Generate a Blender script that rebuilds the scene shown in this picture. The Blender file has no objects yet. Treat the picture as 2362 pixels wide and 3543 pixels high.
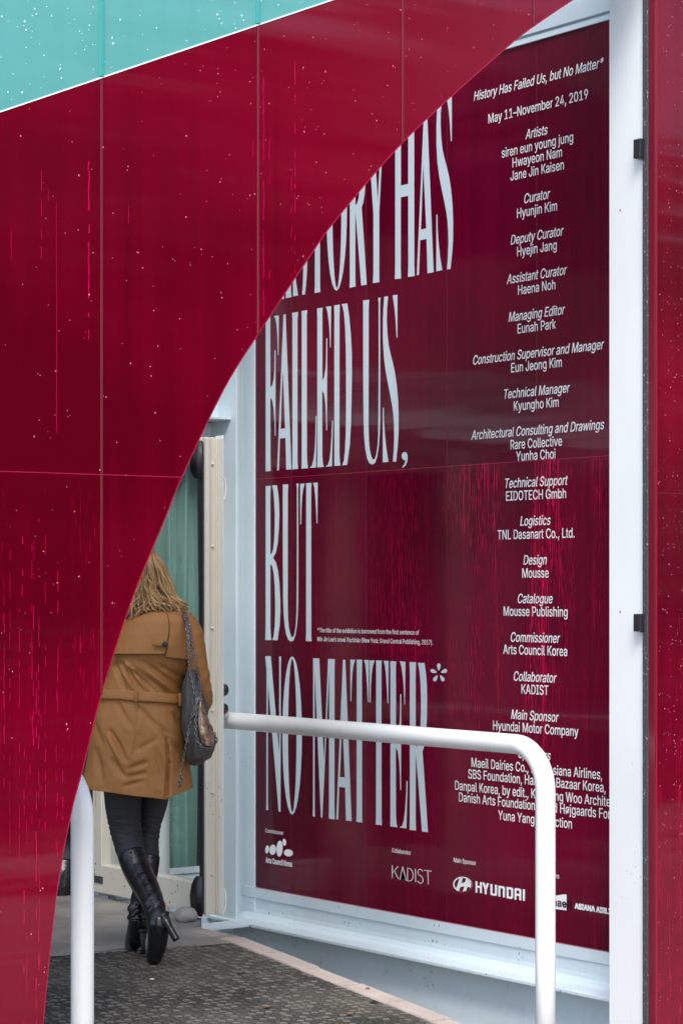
import bpy, bmesh, math, random
from mathutils import Vector, Matrix, noise
R = math.radians
rnd = random.Random(7)
S = bpy.context.scene
COL = S.collection

# ------------------------------------------------------------------ camera
# world axes: X runs along the red facade, Y goes into the recess behind it, Z is up; floor at the door = 0
YAW = -math.atan2(.5893, .8079)
cam = bpy.data.cameras.new('camera'); camo = bpy.data.objects.new('camera', cam); COL.objects.link(camo)
cam.sensor_fit = 'HORIZONTAL'; cam.sensor_width = 36; cam.lens = 36 * 8117 / 2362
cam.shift_y = (2036 - 1771.5) / 2362
cam.clip_start = .1; cam.clip_end = 2000
camo.location = (0, -6.476, 1.49); camo.rotation_euler = (R(90), 0, YAW)
S.camera = camo
# ------------------------------------------------------------------ light
SUN_EL, SUN_AZ = R(52), R(215)          # azimuth measured clockwise from +Y
w = bpy.data.worlds.new("World"); S.world = w; w.use_nodes = True
nt = w.node_tree; bg = nt.nodes['Background']
sky = nt.nodes.new('ShaderNodeTexSky'); sky.sky_type = 'NISHITA'; sky.sun_disc = False
sky.sun_elevation = SUN_EL; sky.sun_rotation = SUN_AZ; sky.air_density = 1.0; sky.dust_density = 2.0; sky.ozone_density = 1.0
nt.links.new(sky.outputs[0], bg.inputs[0]); bg.inputs[1].default_value = .15
sl = bpy.data.lights.new('sun', 'SUN'); sl.energy = 1.5; sl.angle = R(25); sl.color = (1, .97, .93)
so = bpy.data.objects.new('sun', sl); COL.objects.link(so)
sd = Vector((math.sin(SUN_AZ) * math.cos(SUN_EL), math.cos(SUN_AZ) * math.cos(SUN_EL), math.sin(SUN_EL)))
so.rotation_euler = sd.to_track_quat('Z', 'Y').to_euler(); so.location = (0, 0, 20)
S.view_settings.view_transform = 'Standard'; S.view_settings.look = 'None'
S.view_settings.exposure = 1.12; S.view_settings.gamma = 1
S.cycles.max_bounces = 8; S.cycles.transparent_max_bounces = 12; S.cycles.caustics_reflective = False; S.cycles.caustics_refractive = False
S.cycles.sample_clamp_indirect = 4

# ------------------------------------------------------------------ materials
def mat(name, col, rough=.5, metal=0., spec=.5, **k):
    m = bpy.data.materials.new(name); m.use_nodes = True
    b = m.node_tree.nodes['Principled BSDF']
    b.inputs['Base Color'].default_value = (*col, 1); b.inputs['Roughness'].default_value = rough
    b.inputs['Metallic'].default_value = metal; b.inputs['Specular IOR Level'].default_value = spec
    for a, v in k.items(): b.inputs[a.replace('_', ' ')].default_value = v
    return m
class NT:
    def __init__(s, m): s.m = m; s.t = m.node_tree; s.b = s.t.nodes['Principled BSDF']
    def n(s, typ, **k):
        x = s.t.nodes.new('ShaderNode' + typ)
        for a, v in k.items(): setattr(x, a, v)
        return x
    def l(s, a, b): s.t.links.new(a, b)
    def pos(s, scale=(1, 1, 1), rot=(0, 0, 0), obj=False):
        g = s.n('TexCoord').outputs['Object'] if obj else s.n('NewGeometry').outputs['Position']
        mp = s.n('Mapping'); s.l(g, mp.inputs[0]); mp.inputs['Scale'].default_value = scale; mp.inputs['Rotation'].default_value = rot
        return mp.outputs[0]
    def noise(s, vec, scale=1, detail=3, rough=.5, dist=0):
        x = s.n('TexNoise'); s.l(vec, x.inputs['Vector']); x.inputs['Scale'].default_value = scale
        x.inputs['Detail'].default_value = detail; x.inputs['Roughness'].default_value = rough; x.inputs['Distortion'].default_value = dist
        return x.outputs['Fac']
    def rng(s, v, a, b, c=0, d=1):
        x = s.n('MapRange'); s.l(v, x.inputs[0])
        for i, q in enumerate((a, b, c, d)): x.inputs[i + 1].default_value = q
        return x.outputs[0]
    def math(s, op, a, b):
        x = s.n('Math', operation=op)
        for i, q in enumerate((a, b)):
            if isinstance(q, (int, float)): x.inputs[i].default_value = q
            else: s.l(q, x.inputs[i])
        return x.outputs[0]
    def mix(s, f, a, b):
        x = s.n('Mix', data_type='RGBA'); 
        if isinstance(f, (int, float)): x.inputs[0].default_value = f
        else: s.l(f, x.inputs[0])
        for i, q in ((6, a), (7, b)):
            if isinstance(q, tuple): x.inputs[i].default_value = (*q, 1)
            else: s.l(q, x.inputs[i])
        return x.outputs[2]
    def bump(s, h, strength=.3, dist=.01):
        x = s.n('Bump'); x.inputs['Strength'].default_value = strength; x.inputs['Distance'].default_value = dist
        s.l(h, x.inputs['Height']); s.l(x.outputs[0], s.b.inputs['Normal'])
    def color(s, c): s.l(c, s.b.inputs['Base Color'])
    def rough(s, c): s.l(c, s.b.inputs['Roughness'])

def poly_mat(name, col, wet, axis, streak_lo, zcut, amount, rough=.1, lo=.66, hi=1.28):
    """glossy fluted plastic panel: fine vertical ribs, slow waviness, wet drip marks, painted backlight bands"""
    m = mat(name, col, rough); t = NT(m)
    o = 0 if axis == 'x' else 1
    def sc(h, v): return (h, h, v)
    sep = t.n('SeparateXYZ'); t.l(t.n('NewGeometry').outputs['Position'], sep.inputs[0])
    z = sep.outputs[2]
    fine = t.noise(t.pos(sc(170, 11)), 1, 2, .6)
    long = t.noise(t.pos(sc(75, .9)), 1, 2, .5)
    colm = t.noise(t.pos(sc(5, .5)), 1, 3, .6)
    broad = t.noise(t.pos(sc(1.1, .8)), 1, 2)
    f1 = t.rng(fine, streak_lo, streak_lo + .06)
    f2 = t.rng(long, streak_lo + .06, streak_lo + .12, 0, .8)
    gate = t.math('MULTIPLY', t.rng(colm, .42, .62), t.rng(broad, .34, .58))
    low = t.rng(z, zcut + .01, zcut - .01, amount[0], 1)
    f = t.math('MULTIPLY', t.math('MULTIPLY', t.math('MAXIMUM', f1, f2), gate), low)
    if axis == 'y':
        f = t.math('MULTIPLY', f, t.math('MULTIPLY', t.rng(sep.outputs[1], 2.4, 1.2, .12, 1), t.rng(z, .3, 1.1, .25, 1)))
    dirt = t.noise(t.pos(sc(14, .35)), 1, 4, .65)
    backlit_sheet = t.noise(t.pos((.45, .45, .8)), 1, 2, .5)  # broad bands of backlight and reflection painted into the base colour
    tone = t.math('ADD', t.math('MULTIPLY', dirt, .25), t.math('MULTIPLY', backlit_sheet, .75))
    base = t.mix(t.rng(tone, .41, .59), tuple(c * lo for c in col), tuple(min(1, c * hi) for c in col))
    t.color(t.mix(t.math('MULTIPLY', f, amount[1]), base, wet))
    wav = t.noise(t.pos(sc(.55, 2.6)), 1, 2, .5)
    rib = t.n('TexWave', wave_type='BANDS', bands_direction='X' if axis == 'x' else 'Y'); rib.inputs['Scale'].default_value = 30
    t.l(t.pos(), rib.inputs['Vector'])
    wav2 = t.noise(t.pos(sc(.5, 8)), 1, 2, .5)
    h = t.math('ADD', t.math('ADD', wav, t.math('MULTIPLY', wav2, .16)), t.math('MULTIPLY', rib.outputs['Fac'], .004))
    t.bump(h, .55, .02)
    b = t.b; b.inputs['Anisotropic'].default_value = .75
    tg = t.n('Tangent', direction_type='RADIAL', axis='Z'); t.l(tg.outputs[0], b.inputs['Tangent'])
    return m
RED = (.185, .0004, .0150)
M = {}
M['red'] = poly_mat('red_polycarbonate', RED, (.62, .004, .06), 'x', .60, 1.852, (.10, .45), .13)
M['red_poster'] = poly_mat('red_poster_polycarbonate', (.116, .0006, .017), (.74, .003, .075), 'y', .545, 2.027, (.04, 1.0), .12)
M['teal'] = poly_mat('teal_polycarbonate', (.14, .43, .41), (.5, .8, .78), 'x', .66, 1.8, (.2, .2), .16, .9, 1.08)
t = NT(M['teal']); o_ = [n for n in t.t.nodes if n.type == 'OUTPUT_MATERIAL'][0]
tl = t.n('BsdfTranslucent'); tl.inputs[0].default_value = (.25, .75, .72, 1); ms = t.n('MixShader'); ms.inputs[0].default_value = .3
t.l(t.b.outputs[0], ms.inputs[1]); t.l(tl.outputs[0], ms.inputs[2]); t.l(ms.outputs[0], o_.inputs[0])
t = NT(M['red']); o_ = [n for n in t.t.nodes if n.type == 'OUTPUT_MATERIAL'][0]
tl = t.n('BsdfTranslucent'); tl.inputs[0].default_value = (.40, .001, .03, 1); ms = t.n('MixShader'); ms.inputs[0].default_value = .3
t.l(t.b.outputs[0], ms.inputs[1]); t.l(tl.outputs[0], ms.inputs[2]); t.l(ms.outputs[0], o_.inputs[0])
M['edge'] = mat('red_cut_edge', (.36, .003, .04), .3)
M['tealedge'] = mat('teal_cut_edge', (.75, .92, .92), .3)
M['joint'] = mat('red_joint', (.15, .006, .018), .2)
M['tealjoint'] = mat('teal_joint', (.05, .34, .31), .2)

def white_steel(name, col, dirty=.5, rough=.34, spot=.54):
    m = mat(name, col, rough); t = NT(m)
    a = t.noise(t.pos((1, 1, .6)), 2.2, 4, .6)
    c1 = t.mix(t.rng(a, .35, .7), col, tuple(c * .93 for c in col))
    sp = t.n('TexVoronoi'); sp.inputs['Scale'].default_value = 38; t.l(t.pos((1, 1, .7)), sp.inputs['Vector'])
    g = t.noise(t.pos(), 3.3, 2)
    sep = t.n('SeparateXYZ'); t.l(t.n('NewGeometry').outputs['Position'], sep.inputs[0])
    lowz = t.rng(sep.outputs[2], 1.2, -.2, .04, 1)
    f = t.math('MULTIPLY', t.math('MULTIPLY', t.rng(sp.outputs['Distance'], .19, .12), t.rng(g, spot, spot + .1)), lowz)
    st = t.noise(t.pos((26, 26, 1.2)), 1, 3, .7)
    grime = t.math('MULTIPLY', t.rng(st, .55, .8), t.rng(sep.outputs[2], .3, -.25, 0, .5))
    c2 = t.mix(t.math('MULTIPLY', grime, dirty), c1, (.42, .40, .36))
    t.color(t.mix(t.math('MULTIPLY', f, dirty * 1.6), c2, (.06, .06, .06)))
    o = t.noise(t.pos(), 160, 2); t.bump(o, .06, .002)
    return m
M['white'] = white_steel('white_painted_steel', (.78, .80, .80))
M['steel_shade'] = white_steel('shade_tinted_steel', (.64, .74, .79), .7, .34, .56)  # white paint again, with the recess's cool shade put into the colour
M['rail'] = white_steel('white_handrail_paint', (.81, .82, .80), .25, .3)
M['cream'] = white_steel('cream_door_paint', (.62, .60, .52), .9, .45)
M['letter'] = mat('pale_vinyl', (.58, .69, .75), .5)
M['credit'] = mat('white_vinyl', (.84, .86, .88), .45)
M['black'] = mat('black_rubber', (.018, .018, .02), .4)
M['blackm'] = mat('dark_grey_profile', (.055, .057, .06), .5)
t = NT(M['blackm']); t.color(t.mix(t.rng(t.noise(t.pos(), 120, 3), .62, .7), (.05, .052, .055), (.3, .3, .3)))
M['steel'] = mat('steel', (.5, .5, .52), .25, 1)
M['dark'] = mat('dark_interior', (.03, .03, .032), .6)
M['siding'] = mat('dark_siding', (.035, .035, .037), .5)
def glass(name, tint, refl=1.0):
    m = bpy.data.materials.new(name); m.use_nodes = True; nt = m.node_tree; nt.nodes.clear()
    o = nt.nodes.new('ShaderNodeOutputMaterial'); mx = nt.nodes.new('ShaderNodeMixShader')
    tr = nt.nodes.new('ShaderNodeBsdfTransparent'); tr.inputs[0].default_value = (*tint, 1)
    gl = nt.nodes.new('ShaderNodeBsdfGlossy'); gl.inputs['Roughness'].default_value = .02
    fr = nt.nodes.new('ShaderNodeFresnel'); ge = nt.nodes.new('ShaderNodeNewGeometry'); mr = nt.nodes.new('ShaderNodeMapRange')
    mr.inputs[3].default_value = 1.5; mr.inputs[4].default_value = 1 / 1.5
    nt.links.new(ge.outputs['Backfacing'], mr.inputs[0]); nt.links.new(mr.outputs[0], fr.inputs[0])
    nt.links.new(fr.outputs[0], mx.inputs[0]); nt.links.new(tr.outputs[0], mx.inputs[1]); nt.links.new(gl.outputs[0], mx.inputs[2]); nt.links.new(mx.outputs[0], o.inputs[0])
    return m
M['glass'] = glass('door_glass', (.955, .985, .98))
M['curtain'] = mat('teal_curtain', (.20, .44, .40), .6)
t = NT(M['curtain']); sepc = t.n('SeparateXYZ'); t.l(t.n('NewGeometry').outputs['Position'], sepc.inputs[0])
v = t.n('TexVoronoi'); v.inputs['Scale'].default_value = 150; t.l(t.pos(), v.inputs['Vector'])
def stripe(c_, w_): return t.rng(t.math('ABSOLUTE', t.math('SUBTRACT', sepc.outputs[0], c_), 0), w_, w_ * .4)
band = t.math('MAXIMUM', t.math('MAXIMUM', stripe(6.193, .024), stripe(6.293, .016)), stripe(5.98, .02))
seq = t.math('MULTIPLY', t.rng(v.outputs['Distance'], .55, .25), t.math('MULTIPLY', band, t.rng(t.noise(t.pos((9, 9, 4)), 1, 2), .38, .5)))
t.color(t.mix(seq, t.mix(t.noise(t.pos((60, 60, 1)), 1, 2), (.16, .29, .26), (.36, .52, .47)), (.75, .95, .92)))
M['concrete'] = mat('wet_concrete', (.2, .2, .2), .5)
t = NT(M['concrete']); p = t.pos()
a = t.noise(p, 3, 5, .6); bq = t.noise(p, 90, 3, .7); cc = t.noise(p, 1.1, 2)
t.color(t.mix(t.rng(bq, .66, .72), t.mix(t.rng(a, .35, .7), (.19, .18, .165), (.36, .34, .31)), (.09, .08, .06)))
t.rough(t.rng(cc, .4, .6, .3, .6)); t.bump(bq, .35, .006)
M['tile'] = mat('pink_stone_tile', (.5, .43, .38), .6)
t = NT(M['tile']); p = t.pos(); a = t.noise(p, 120, 3, .7); bq = t.noise(p, 5, 3)
t.color(t.mix(t.rng(bq, .4, .75, 0, .6), t.mix(t.rng(a, .3, .7), (.40, .335, .29), (.58, .50, .44)), (.25, .21, .18))); t.bump(a, .25, .003)
M['mat'] = mat('wet_rubber_mat', (.05, .048, .043), .38)
t = NT(M['mat']); p = t.pos(); a = t.noise(p, 2.2, 4, .6); bq = t.noise(p, 60, 3, .7); g = t.noise(p, 1.3, 2)
c = t.mix(t.rng(a, .35, .68), (.030, .029, .027), (.10, .092, .075))
c = t.mix(t.rng(g, .55, .75, 0, .5), c, (.075, .085, .04))
t.color(t.mix(t.rng(bq, .62, .75, 0, .6), c, (.20, .17, .13))); t.rough(t.rng(bq, .3, .7, .25, .55)); t.bump(bq, .4, .004)
M['matgap'] = mat('mat_base', (.016, .016, .015), .6)
M['matdirt'] = mat('mat_dirt', (.09, .08, .062), .55)
t = NT(M['matdirt']); p = t.pos(); a = t.noise(p, 2.2, 4, .6); bq = t.noise(p, 45, 3, .7)
c = t.mix(t.rng(a, .35, .68), (.036, .033, .026), (.088, .078, .060))
t.color(t.mix(t.rng(bq, .5, .75, 0, .7), c, (.21, .185, .14))); t.bump(bq, .5, .004)
M['stone'] = mat('grey_stone', (.42, .41, .36), .7)
t = NT(M['stone']); p = t.pos(obj=True); a = t.noise(p, 90, 4, .7); bq = t.noise(p, 12, 3)
t.color(t.mix(a, t.mix(bq, (.30, .29, .25), (.52, .51, .46)), (.22, .21, .18))); t.bump(a, .4, .004)
M['ground'] = mat('gravel_ground', (.24, .23, .21), .8)
t = NT(M['ground']); p = t.pos(); a = t.noise(p, 14, 6, .7); t.color(t.mix(a, (.22, .21, .19), (.42, .40, .37)))
M['coat'] = mat('camel_cotton', (.36, .17, .055), .62)
t = NT(M['coat']); p = t.pos(obj=True); a = t.noise(p, 500, 2); bq = t.noise(p, 6, 3); wv = t.noise(t.pos((30, 30, 9), obj=True), 1, 4, .6)
t.color(t.mix(bq, (.31, .128, .031), (.40, .172, .045))); t.bump(t.math('ADD', t.math('MULTIPLY', a, .12), wv), .32, .012)
t.b.inputs['Sheen Weight'].default_value = .02
M['coatin'] = mat('coat_lining', (.06, .035, .015), .8)
M['jeans'] = mat('black_denim', (.022, .022, .028), .7)
t = NT(M['jeans']); a = t.noise(t.pos((8, 8, 60), obj=True), 1, 3); t.bump(a, .5, .01)
M['leather'] = mat('black_leather', (.008, .008, .009), .24)
t = NT(M['leather']); p = t.pos(obj=True); a = t.noise(p, 26, 4, .6); t.bump(a, .35, .01); t.rough(t.rng(t.noise(p, 9, 2), .3, .7, .10, .32))
M['skin'] = mat('skin', (.55, .32, .23), .5, Subsurface_Weight=.05)
M['bag'] = mat('dark_suede', (.045, .042, .042), .65)
t = NT(M['bag']); a = t.noise(t.pos((60, 60, 14), obj=True), 1, 4, .6); t.color(t.mix(a, (.032, .030, .029), (.11, .102, .096))); t.bump(a, .5, .008)
M['bronze'] = mat('bronze_leather', (.35, .24, .16), .38, .6)
t = NT(M['bronze']); a = t.noise(t.pos(obj=True), 60, 5, .7); t.color(t.mix(t.rng(a, .38, .62), (.10, .075, .06), (.62, .42, .27))); t.bump(a, .4, .004)
M['chain'] = mat('gunmetal_chain', (.24, .23, .23), .25, 1)
M['hairbase'] = mat('brown_hair', (.10, .062, .03), .55)
M['hair'] = mat('blonde_hair', (.4, .27, .13), .38)
t = NT(M['hair']); at = t.n('Attribute', attribute_name='tone'); rp = t.n('ValToRGB'); t.l(at.outputs['Fac'], rp.inputs[0])
rp.color_ramp.elements[0].color = (.085, .052, .026, 1); rp.color_ramp.elements[1].color = (.86, .60, .29, 1)
e = rp.color_ramp.elements.new(.45); e.color = (.42, .24, .095, 1)
t.color(rp.outputs[0])
M['dcloth'] = mat('dark_cloth', (.02, .021, .025), .8)
M['cord'] = mat('red_cord', (.35, .02, .03), .5)
M['drip'] = mat('wet_drip_on_red', (.48, .002, .06), .15)
M['drop'] = mat('water_drop_on_red', (.70, .20, .27), .05)  # pale colour paints in the sky refracted by each drop
M['dropt'] = mat('water_drop_on_teal', (.88, .96, .96), .06)  # near-white colour paints in refracted sky
M['leaf'] = mat('tree_leaf', (.05, .07, .025), .6)
t = NT(M['leaf']); a = t.noise(t.pos(), 1.2, 3); t.color(t.mix(a, (.09, .06, .02), (.05, .07, .025)))
M['leafb'] = mat('autumn_leaf', (.3, .15, .05), .6)
t = NT(M['leafb']); a = t.noise(t.pos((1, 1, 2.5)), .6, 3); t.color(t.mix(t.rng(a, .35, .65), (.14, .065, .025), (.52, .24, .075)))
o_ = [n for n in t.t.nodes if n.type == 'OUTPUT_MATERIAL'][0]; tl = t.n('BsdfTranslucent'); tl.inputs[0].default_value = (.75, .34, .08, 1); ms = t.n('MixShader'); ms.inputs[0].default_value = .5
t.l(t.b.outputs[0], ms.inputs[1]); t.l(tl.outputs[0], ms.inputs[2]); t.l(ms.outputs[0], o_.inputs[0])
M['bark'] = mat('bark', (.10, .08, .06), .8)
M['eye'] = mat('eye', (.5, .5, .5), .1)

# ------------------------------------------------------------------ helpers
def link(name, me, m=None, parent=None, smooth=False):
    if isinstance(me, bmesh.types.BMesh):
        b = me; me = bpy.data.meshes.new(name); b.normal_update(); b.to_mesh(me); b.free()
    if m is not None:
        for q in (m if isinstance(m, (list, tuple)) else [m]): me.materials.append(q)
    if smooth: me.polygons.foreach_set('use_smooth', [True] * len(me.polygons))
    o = bpy.data.objects.new(name, me); COL.objects.link(o)
    if parent: o.parent = parent
    return o
def thing(name, label, cat, loc=(0, 0, 0), rz=0, group=None):
    o = bpy.data.objects.new(name, None); COL.objects.link(o); o.location = loc; o.rotation_euler = (0, 0, rz); o.empty_display_size = .1
    o['label'] = label; o['category'] = cat
    if group: o['group'] = group
    return o
def tag(o, label, cat, group=None):
    o['label'] = label; o['category'] = cat
    if group: o['group'] = group
    return o
def struct(o): o['kind'] = 'structure'; return o
def box(bm, x0, x1, y0, y1, z0, z1, bev=0, seg=2):
    r = bmesh.ops.create_cube(bm, size=1)
    for v in r['verts']: v.co = ((x0 + x1) / 2 + v.co.x * (x1 - x0), (y0 + y1) / 2 + v.co.y * (y1 - y0), (z0 + z1) / 2 + v.co.z * (z1 - z0))
    if bev:
        es = list({e for v in r['verts'] for e in v.link_edges})
        bmesh.ops.bevel(bm, geom=es, offset=bev, segments=seg, affect='EDGES', profile=.5)
    return bm
def nb(*a, **k): return box(bmesh.new(), *a, **k)
def tube(bm, pts, rad, n=12, cap=True, flat=None):
    pts = [Vector(p) for p in pts]; N = len(pts)
    if not hasattr(rad, '__len__'): rad = [rad] * N
    prev = None; rings = []
    for i, p in enumerate(pts):
        tn = (pts[min(i + 1, N - 1)] - pts[max(i - 1, 0)]).normalized()
        if prev is None: nrm = tn.orthogonal().normalized()
        else: nrm = (prev - tn * prev.dot(tn)).normalized()
        prev = nrm; bi = tn.cross(nrm)
        rr = rad[i]; rx, ry = rr if hasattr(rr, '__len__') else (rr, rr)
        rings.append([bm.verts.new(p + nrm * rx * math.cos(2 * math.pi * k / n) + bi * ry * math.sin(2 * math.pi * k / n)) for k in range(n)])
    for a, b in zip(rings, rings[1:]):
        for k in range(n): bm.faces.new((a[k], a[(k + 1) % n], b[(k + 1) % n], b[k]))
    if cap: bm.faces.new(rings[0][::-1]); bm.faces.new(rings[-1])
    return rings
def spline(P, n=8):
    P = [Vector(p) for p in P]; out = []
    for i in range(len(P) - 1):
        p0, p1, p2, p3 = P[max(i - 1, 0)], P[i], P[i + 1], P[min(i + 2, len(P) - 1)]
        for k in range(n):
            t = k / n; out.append(.5 * (2 * p1 + (p2 - p0) * t + (2 * p0 - 5 * p1 + 4 * p2 - p3) * t * t + (3 * p1 - p0 - 3 * p2 + p3) * t ** 3))
    out.append(P[-1]); return out
def lerp(a, b, t): return a + (b - a) * t
def itp(tab, x):
    if x <= tab[0][0]: return tab[0][1:]
    for a, b in zip(tab, tab[1:]):
        if x <= b[0]:
            t = (x - a[0]) / (b[0] - a[0]); return tuple(lerp(p, q, t) for p, q in zip(a[1:], b[1:]))
    return tab[-1][1:]
def prism(bm, poly, to3, depth):
    """flat polygon poly extruded by the vector depth; to3 maps 2D to 3D"""
    a = [bm.verts.new(to3(*p)) for p in poly]; b = [bm.verts.new(Vector(v.co) + Vector(depth)) for v in a]
    n = len(a); bm.faces.new(a); bm.faces.new(b[::-1])
    for i in range(n): bm.faces.new((a[(i + 1) % n], a[i], b[i], b[(i + 1) % n]))
    bmesh.ops.recalc_face_normals(bm, faces=bm.faces)
def clip(poly, axis, val, keep_less):
    out = []
    for i in range(len(poly)):
        p, q = poly[i], poly[(i + 1) % len(poly)]
        ip = (p[axis] <= val) == keep_less; iq = (q[axis] <= val) == keep_less
        if ip: out.append(p)
        if ip != iq:
            t = (val - p[axis]) / (q[axis] - p[axis]); out.append((lerp(p[0], q[0], t), lerp(p[1], q[1], t)))
    o2 = []
    for p in out:
        if not o2 or math.hypot(p[0] - o2[-1][0], p[1] - o2[-1][1]) > 1e-5: o2.append(p)
    return o2
def area(p): return sum(p[i - 1][0] * p[i][1] - p[i][0] * p[i - 1][1] for i in range(len(p))) / 2

# ------------------------------------------------------------------ ground
struct(link('ground', nb(-400, 400, -400, 400, -.9, -.42), M['ground']))
fl = bmesh.new()
prism(fl, [(1.4, 1.9), (5.562, 1.9), (5.562, 2.25), (5.73, 2.45), (5.73, 7.2), (1.4, 7.2)], lambda a, b: (a, b, 0), (0, 0, -.25))
struct(link('floor', fl, M['concrete']))
RS = .0973
def rz(v): return -RS * (1.9 - v)
rm = bmesh.new()
vs = [rm.verts.new((u, v, rz(v) - d)) for u in (1.6, 5.461) for v in (-2.2, 1.897) for d in (.006, .30)]
for f in ((0, 2, 6, 4), (1, 5, 7, 3), (0, 1, 3, 2), (4, 6, 7, 5), (0, 4, 5, 1), (2, 3, 7, 6)): rm.faces.new([vs[i] for i in f])
bmesh.ops.recalc_face_normals(rm, faces=rm.faces)
struct(link('ramp', rm, M['concrete']))
# kerb tiles down the side of the ramp
kb = [2.15 - .2835 * i for i in range(0, 15)]
names = ['stone kerb tile at the head of the ramp, beside the concrete floor', 'second stone kerb tile from the concrete floor, half under its edge', 'third stone kerb tile from the concrete floor', 'fourth stone kerb tile from the concrete floor, with a brown leaf lying on it', 'fifth stone kerb tile from the concrete floor, beside the frayed mat edge', 'sixth stone kerb tile from the concrete floor, nearest the camera in view']
for i in range(9):
    v1, v0 = kb[i], kb[i + 1]; z0 = lambda v: min(rz(v) + .004, .004) + .002 * ((i * 7) % 3 - 1)
    bm = bmesh.new(); g = .0035
    q = [(5.464, v0 + g), (5.562 + .003 * ((i * 5) % 3 - 1), v0 + g), (5.562 + .003 * ((i * 5) % 3 - 1), v1 - g), (5.464, v1 - g)]
    top = [bm.verts.new((a, b, z0(b))) for a, b in q]; bot = [bm.verts.new((a, b, z0(b) - .22)) for a, b in q]
    bm.faces.new(top); bm.faces.new(bot[::-1])
    for k in range(4): bm.faces.new((top[(k + 1) % 4], top[k], bot[k], bot[(k + 1) % 4]))
    bmesh.ops.recalc_face_normals(bm, faces=bm.faces)
    bmesh.ops.bevel(bm, geom=[e for e in bm.edges if all(v in top for v in e.verts)], offset=.003, segments=2, affect='EDGES')
    o = link('kerb_tile', bm, M['tile'])
    tag(o, names[i] if i < 6 else 'stone kerb tile low on the ramp, below the picture', 'kerb tile', 'stone kerb tiles along the ramp')

# rubber mat of raised scales on the ramp
mt = thing('rubber_mat', 'dark wet rubber mat with raised scales covering the ramp', 'mat', (4.5, 1.0, rz(1.0)))
def matv(a, b, h=0): return Vector((a - 4.5, b - 1.0, rz(b) + h - rz(1.0)))
bm = bmesh.new()
MB = [(2.6, -2.0), (5.45, -2.0), (5.452, 1.785), (4.649, 1.872), (2.6, 1.885)]
a = [bm.verts.new(matv(x, y, .004)) for x, y in MB]; b = [bm.verts.new(matv(x, y, -.004)) for x, y in MB]
bm.faces.new(a)
for k in range(5): bm.faces.new((a[(k + 1) % 5], a[k], b[k], b[(k + 1) % 5]))
bmesh.ops.recalc_face_normals(bm, faces=bm.faces)
link('base_sheet', bm, M['matgap'], mt)
bm = bmesh.new(); pu, pv = .0387, .0383; row = 0; v = 1.86
while v > -1.1:
    u = 3.3 + .004 * row % pu * 0
    while u < 5.465:
        uu = u + rnd.uniform(-.0015, .0015); vv = v + rnd.uniform(-.002, .002)
        lim = 1.785 if uu > 5.4 else lerp(1.868, 1.782, (uu - 4.649) / .80) if uu > 4.649 else 1.878
        if vv < lim - .016 and uu < 5.44 + .012 * math.sin(vv * 31) + .006 * math.sin(vv * 83):
            hw = .0178; hl = .0178; hh = .0035 * rnd.uniform(.5, 1.4); rimk = 2 if rnd.random() < .5 else 0
            ctr = bm.verts.new(matv(uu, vv, .0052 + .0025 * rnd.random()))
            ring = []; ridge = []; outer = []
            K = 10
            for k in range(K):
                an = 2 * math.pi * k / K; ca, sa = math.cos(an), math.sin(an)
                far = max(0, sa); hgt = .0062 + hh * far ** .7
                ring.append(bm.verts.new(matv(uu + hw * .84 * ca, vv + hl * .84 * sa, .0050)))
                ridge.append(bm.verts.new(matv(uu + hw * .95 * ca, vv + hl * .95 * sa, hgt)))
                outer.append(bm.verts.new(matv(uu + hw * 1.05 * ca, vv + hl * 1.05 * sa, .0035)))
            for k in range(K):
                j = (k + 1) % K
                f = bm.faces.new((ctr, ring[k], ring[j])); f.material_index = 1
                f1 = bm.faces.new((ring[k], ridge[k], ridge[j], ring[j])); f2 = bm.faces.new((ridge[k], outer[k], outer[j], ridge[j]))
                if k < K / 2: f1.material_index = rimk  # far half of the rim painted lighter as a wet highlight
                else: f1.material_index = 1
        u += pu
    v -= pv; row += 1
o = link('raised_scales', bm, [M['mat'], M['matdirt'], mat('mat_rim_highlight', (.15, .14, .118), .3)], mt, True); o['kind'] = 'stuff'

# small leaves and crumbs lying about
leafm = [mat('fallen_leaf_brown', (.22, .10, .03), .7), mat('fallen_leaf_green', (.07, .14, .04), .6), mat('pebble', (.55, .48, .35), .8)]
def litter(x, y, r, m, label, name, cat, grp):
    z = rz(y) + .014 if y < 1.85 and x < 5.455 else (min(rz(y), 0) + .006)
    bm = bmesh.new(); c = []
    for k in range(7):
        an = k * math.tau / 7; q = r * rnd.uniform(.6, 1.1); c.append(bm.verts.new((x + q * math.cos(an), y + q * .6 * math.sin(an), z + rnd.uniform(0, .004))))
    ce = bm.verts.new((x, y, z + .006))
    for k in range(7): bm.faces.new((ce, c[k], c[(k + 1) % 7]))
    tag(link(name, bm, m), label, cat, grp)
litter(5.19, 1.32, .028, leafm[1], 'small green leaf on the dark mat below the lifted boot', 'fallen_leaf', 'leaf', 'leaves and crumbs on the ground')
litter(4.99, .84, .02, leafm[0], 'brown leaf scrap near the middle of the dark mat', 'fallen_leaf', 'leaf', 'leaves and crumbs on the ground')
litter(5.22, .63, .018, leafm[0], 'orange brown leaf scrap low on the mat towards the kerb tiles', 'fallen_leaf', 'leaf', 'leaves and crumbs on the ground')
litter(5.53, .93, .016, leafm[0], 'brown leaf lying on a pale kerb tile', 'fallen_leaf', 'leaf', 'leaves and crumbs on the ground')
litter(5.26, 2.12, .012, leafm[2], 'tiny pale crumb on the concrete beside the front boot', 'pebble', 'pebble', 'leaves and crumbs on the ground')
litter(4.80, 1.36, .014, leafm[2], 'tiny yellowish crumb on the mat right of the near white post', 'pebble', 'pebble', 'leaves and crumbs on the ground')

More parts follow.
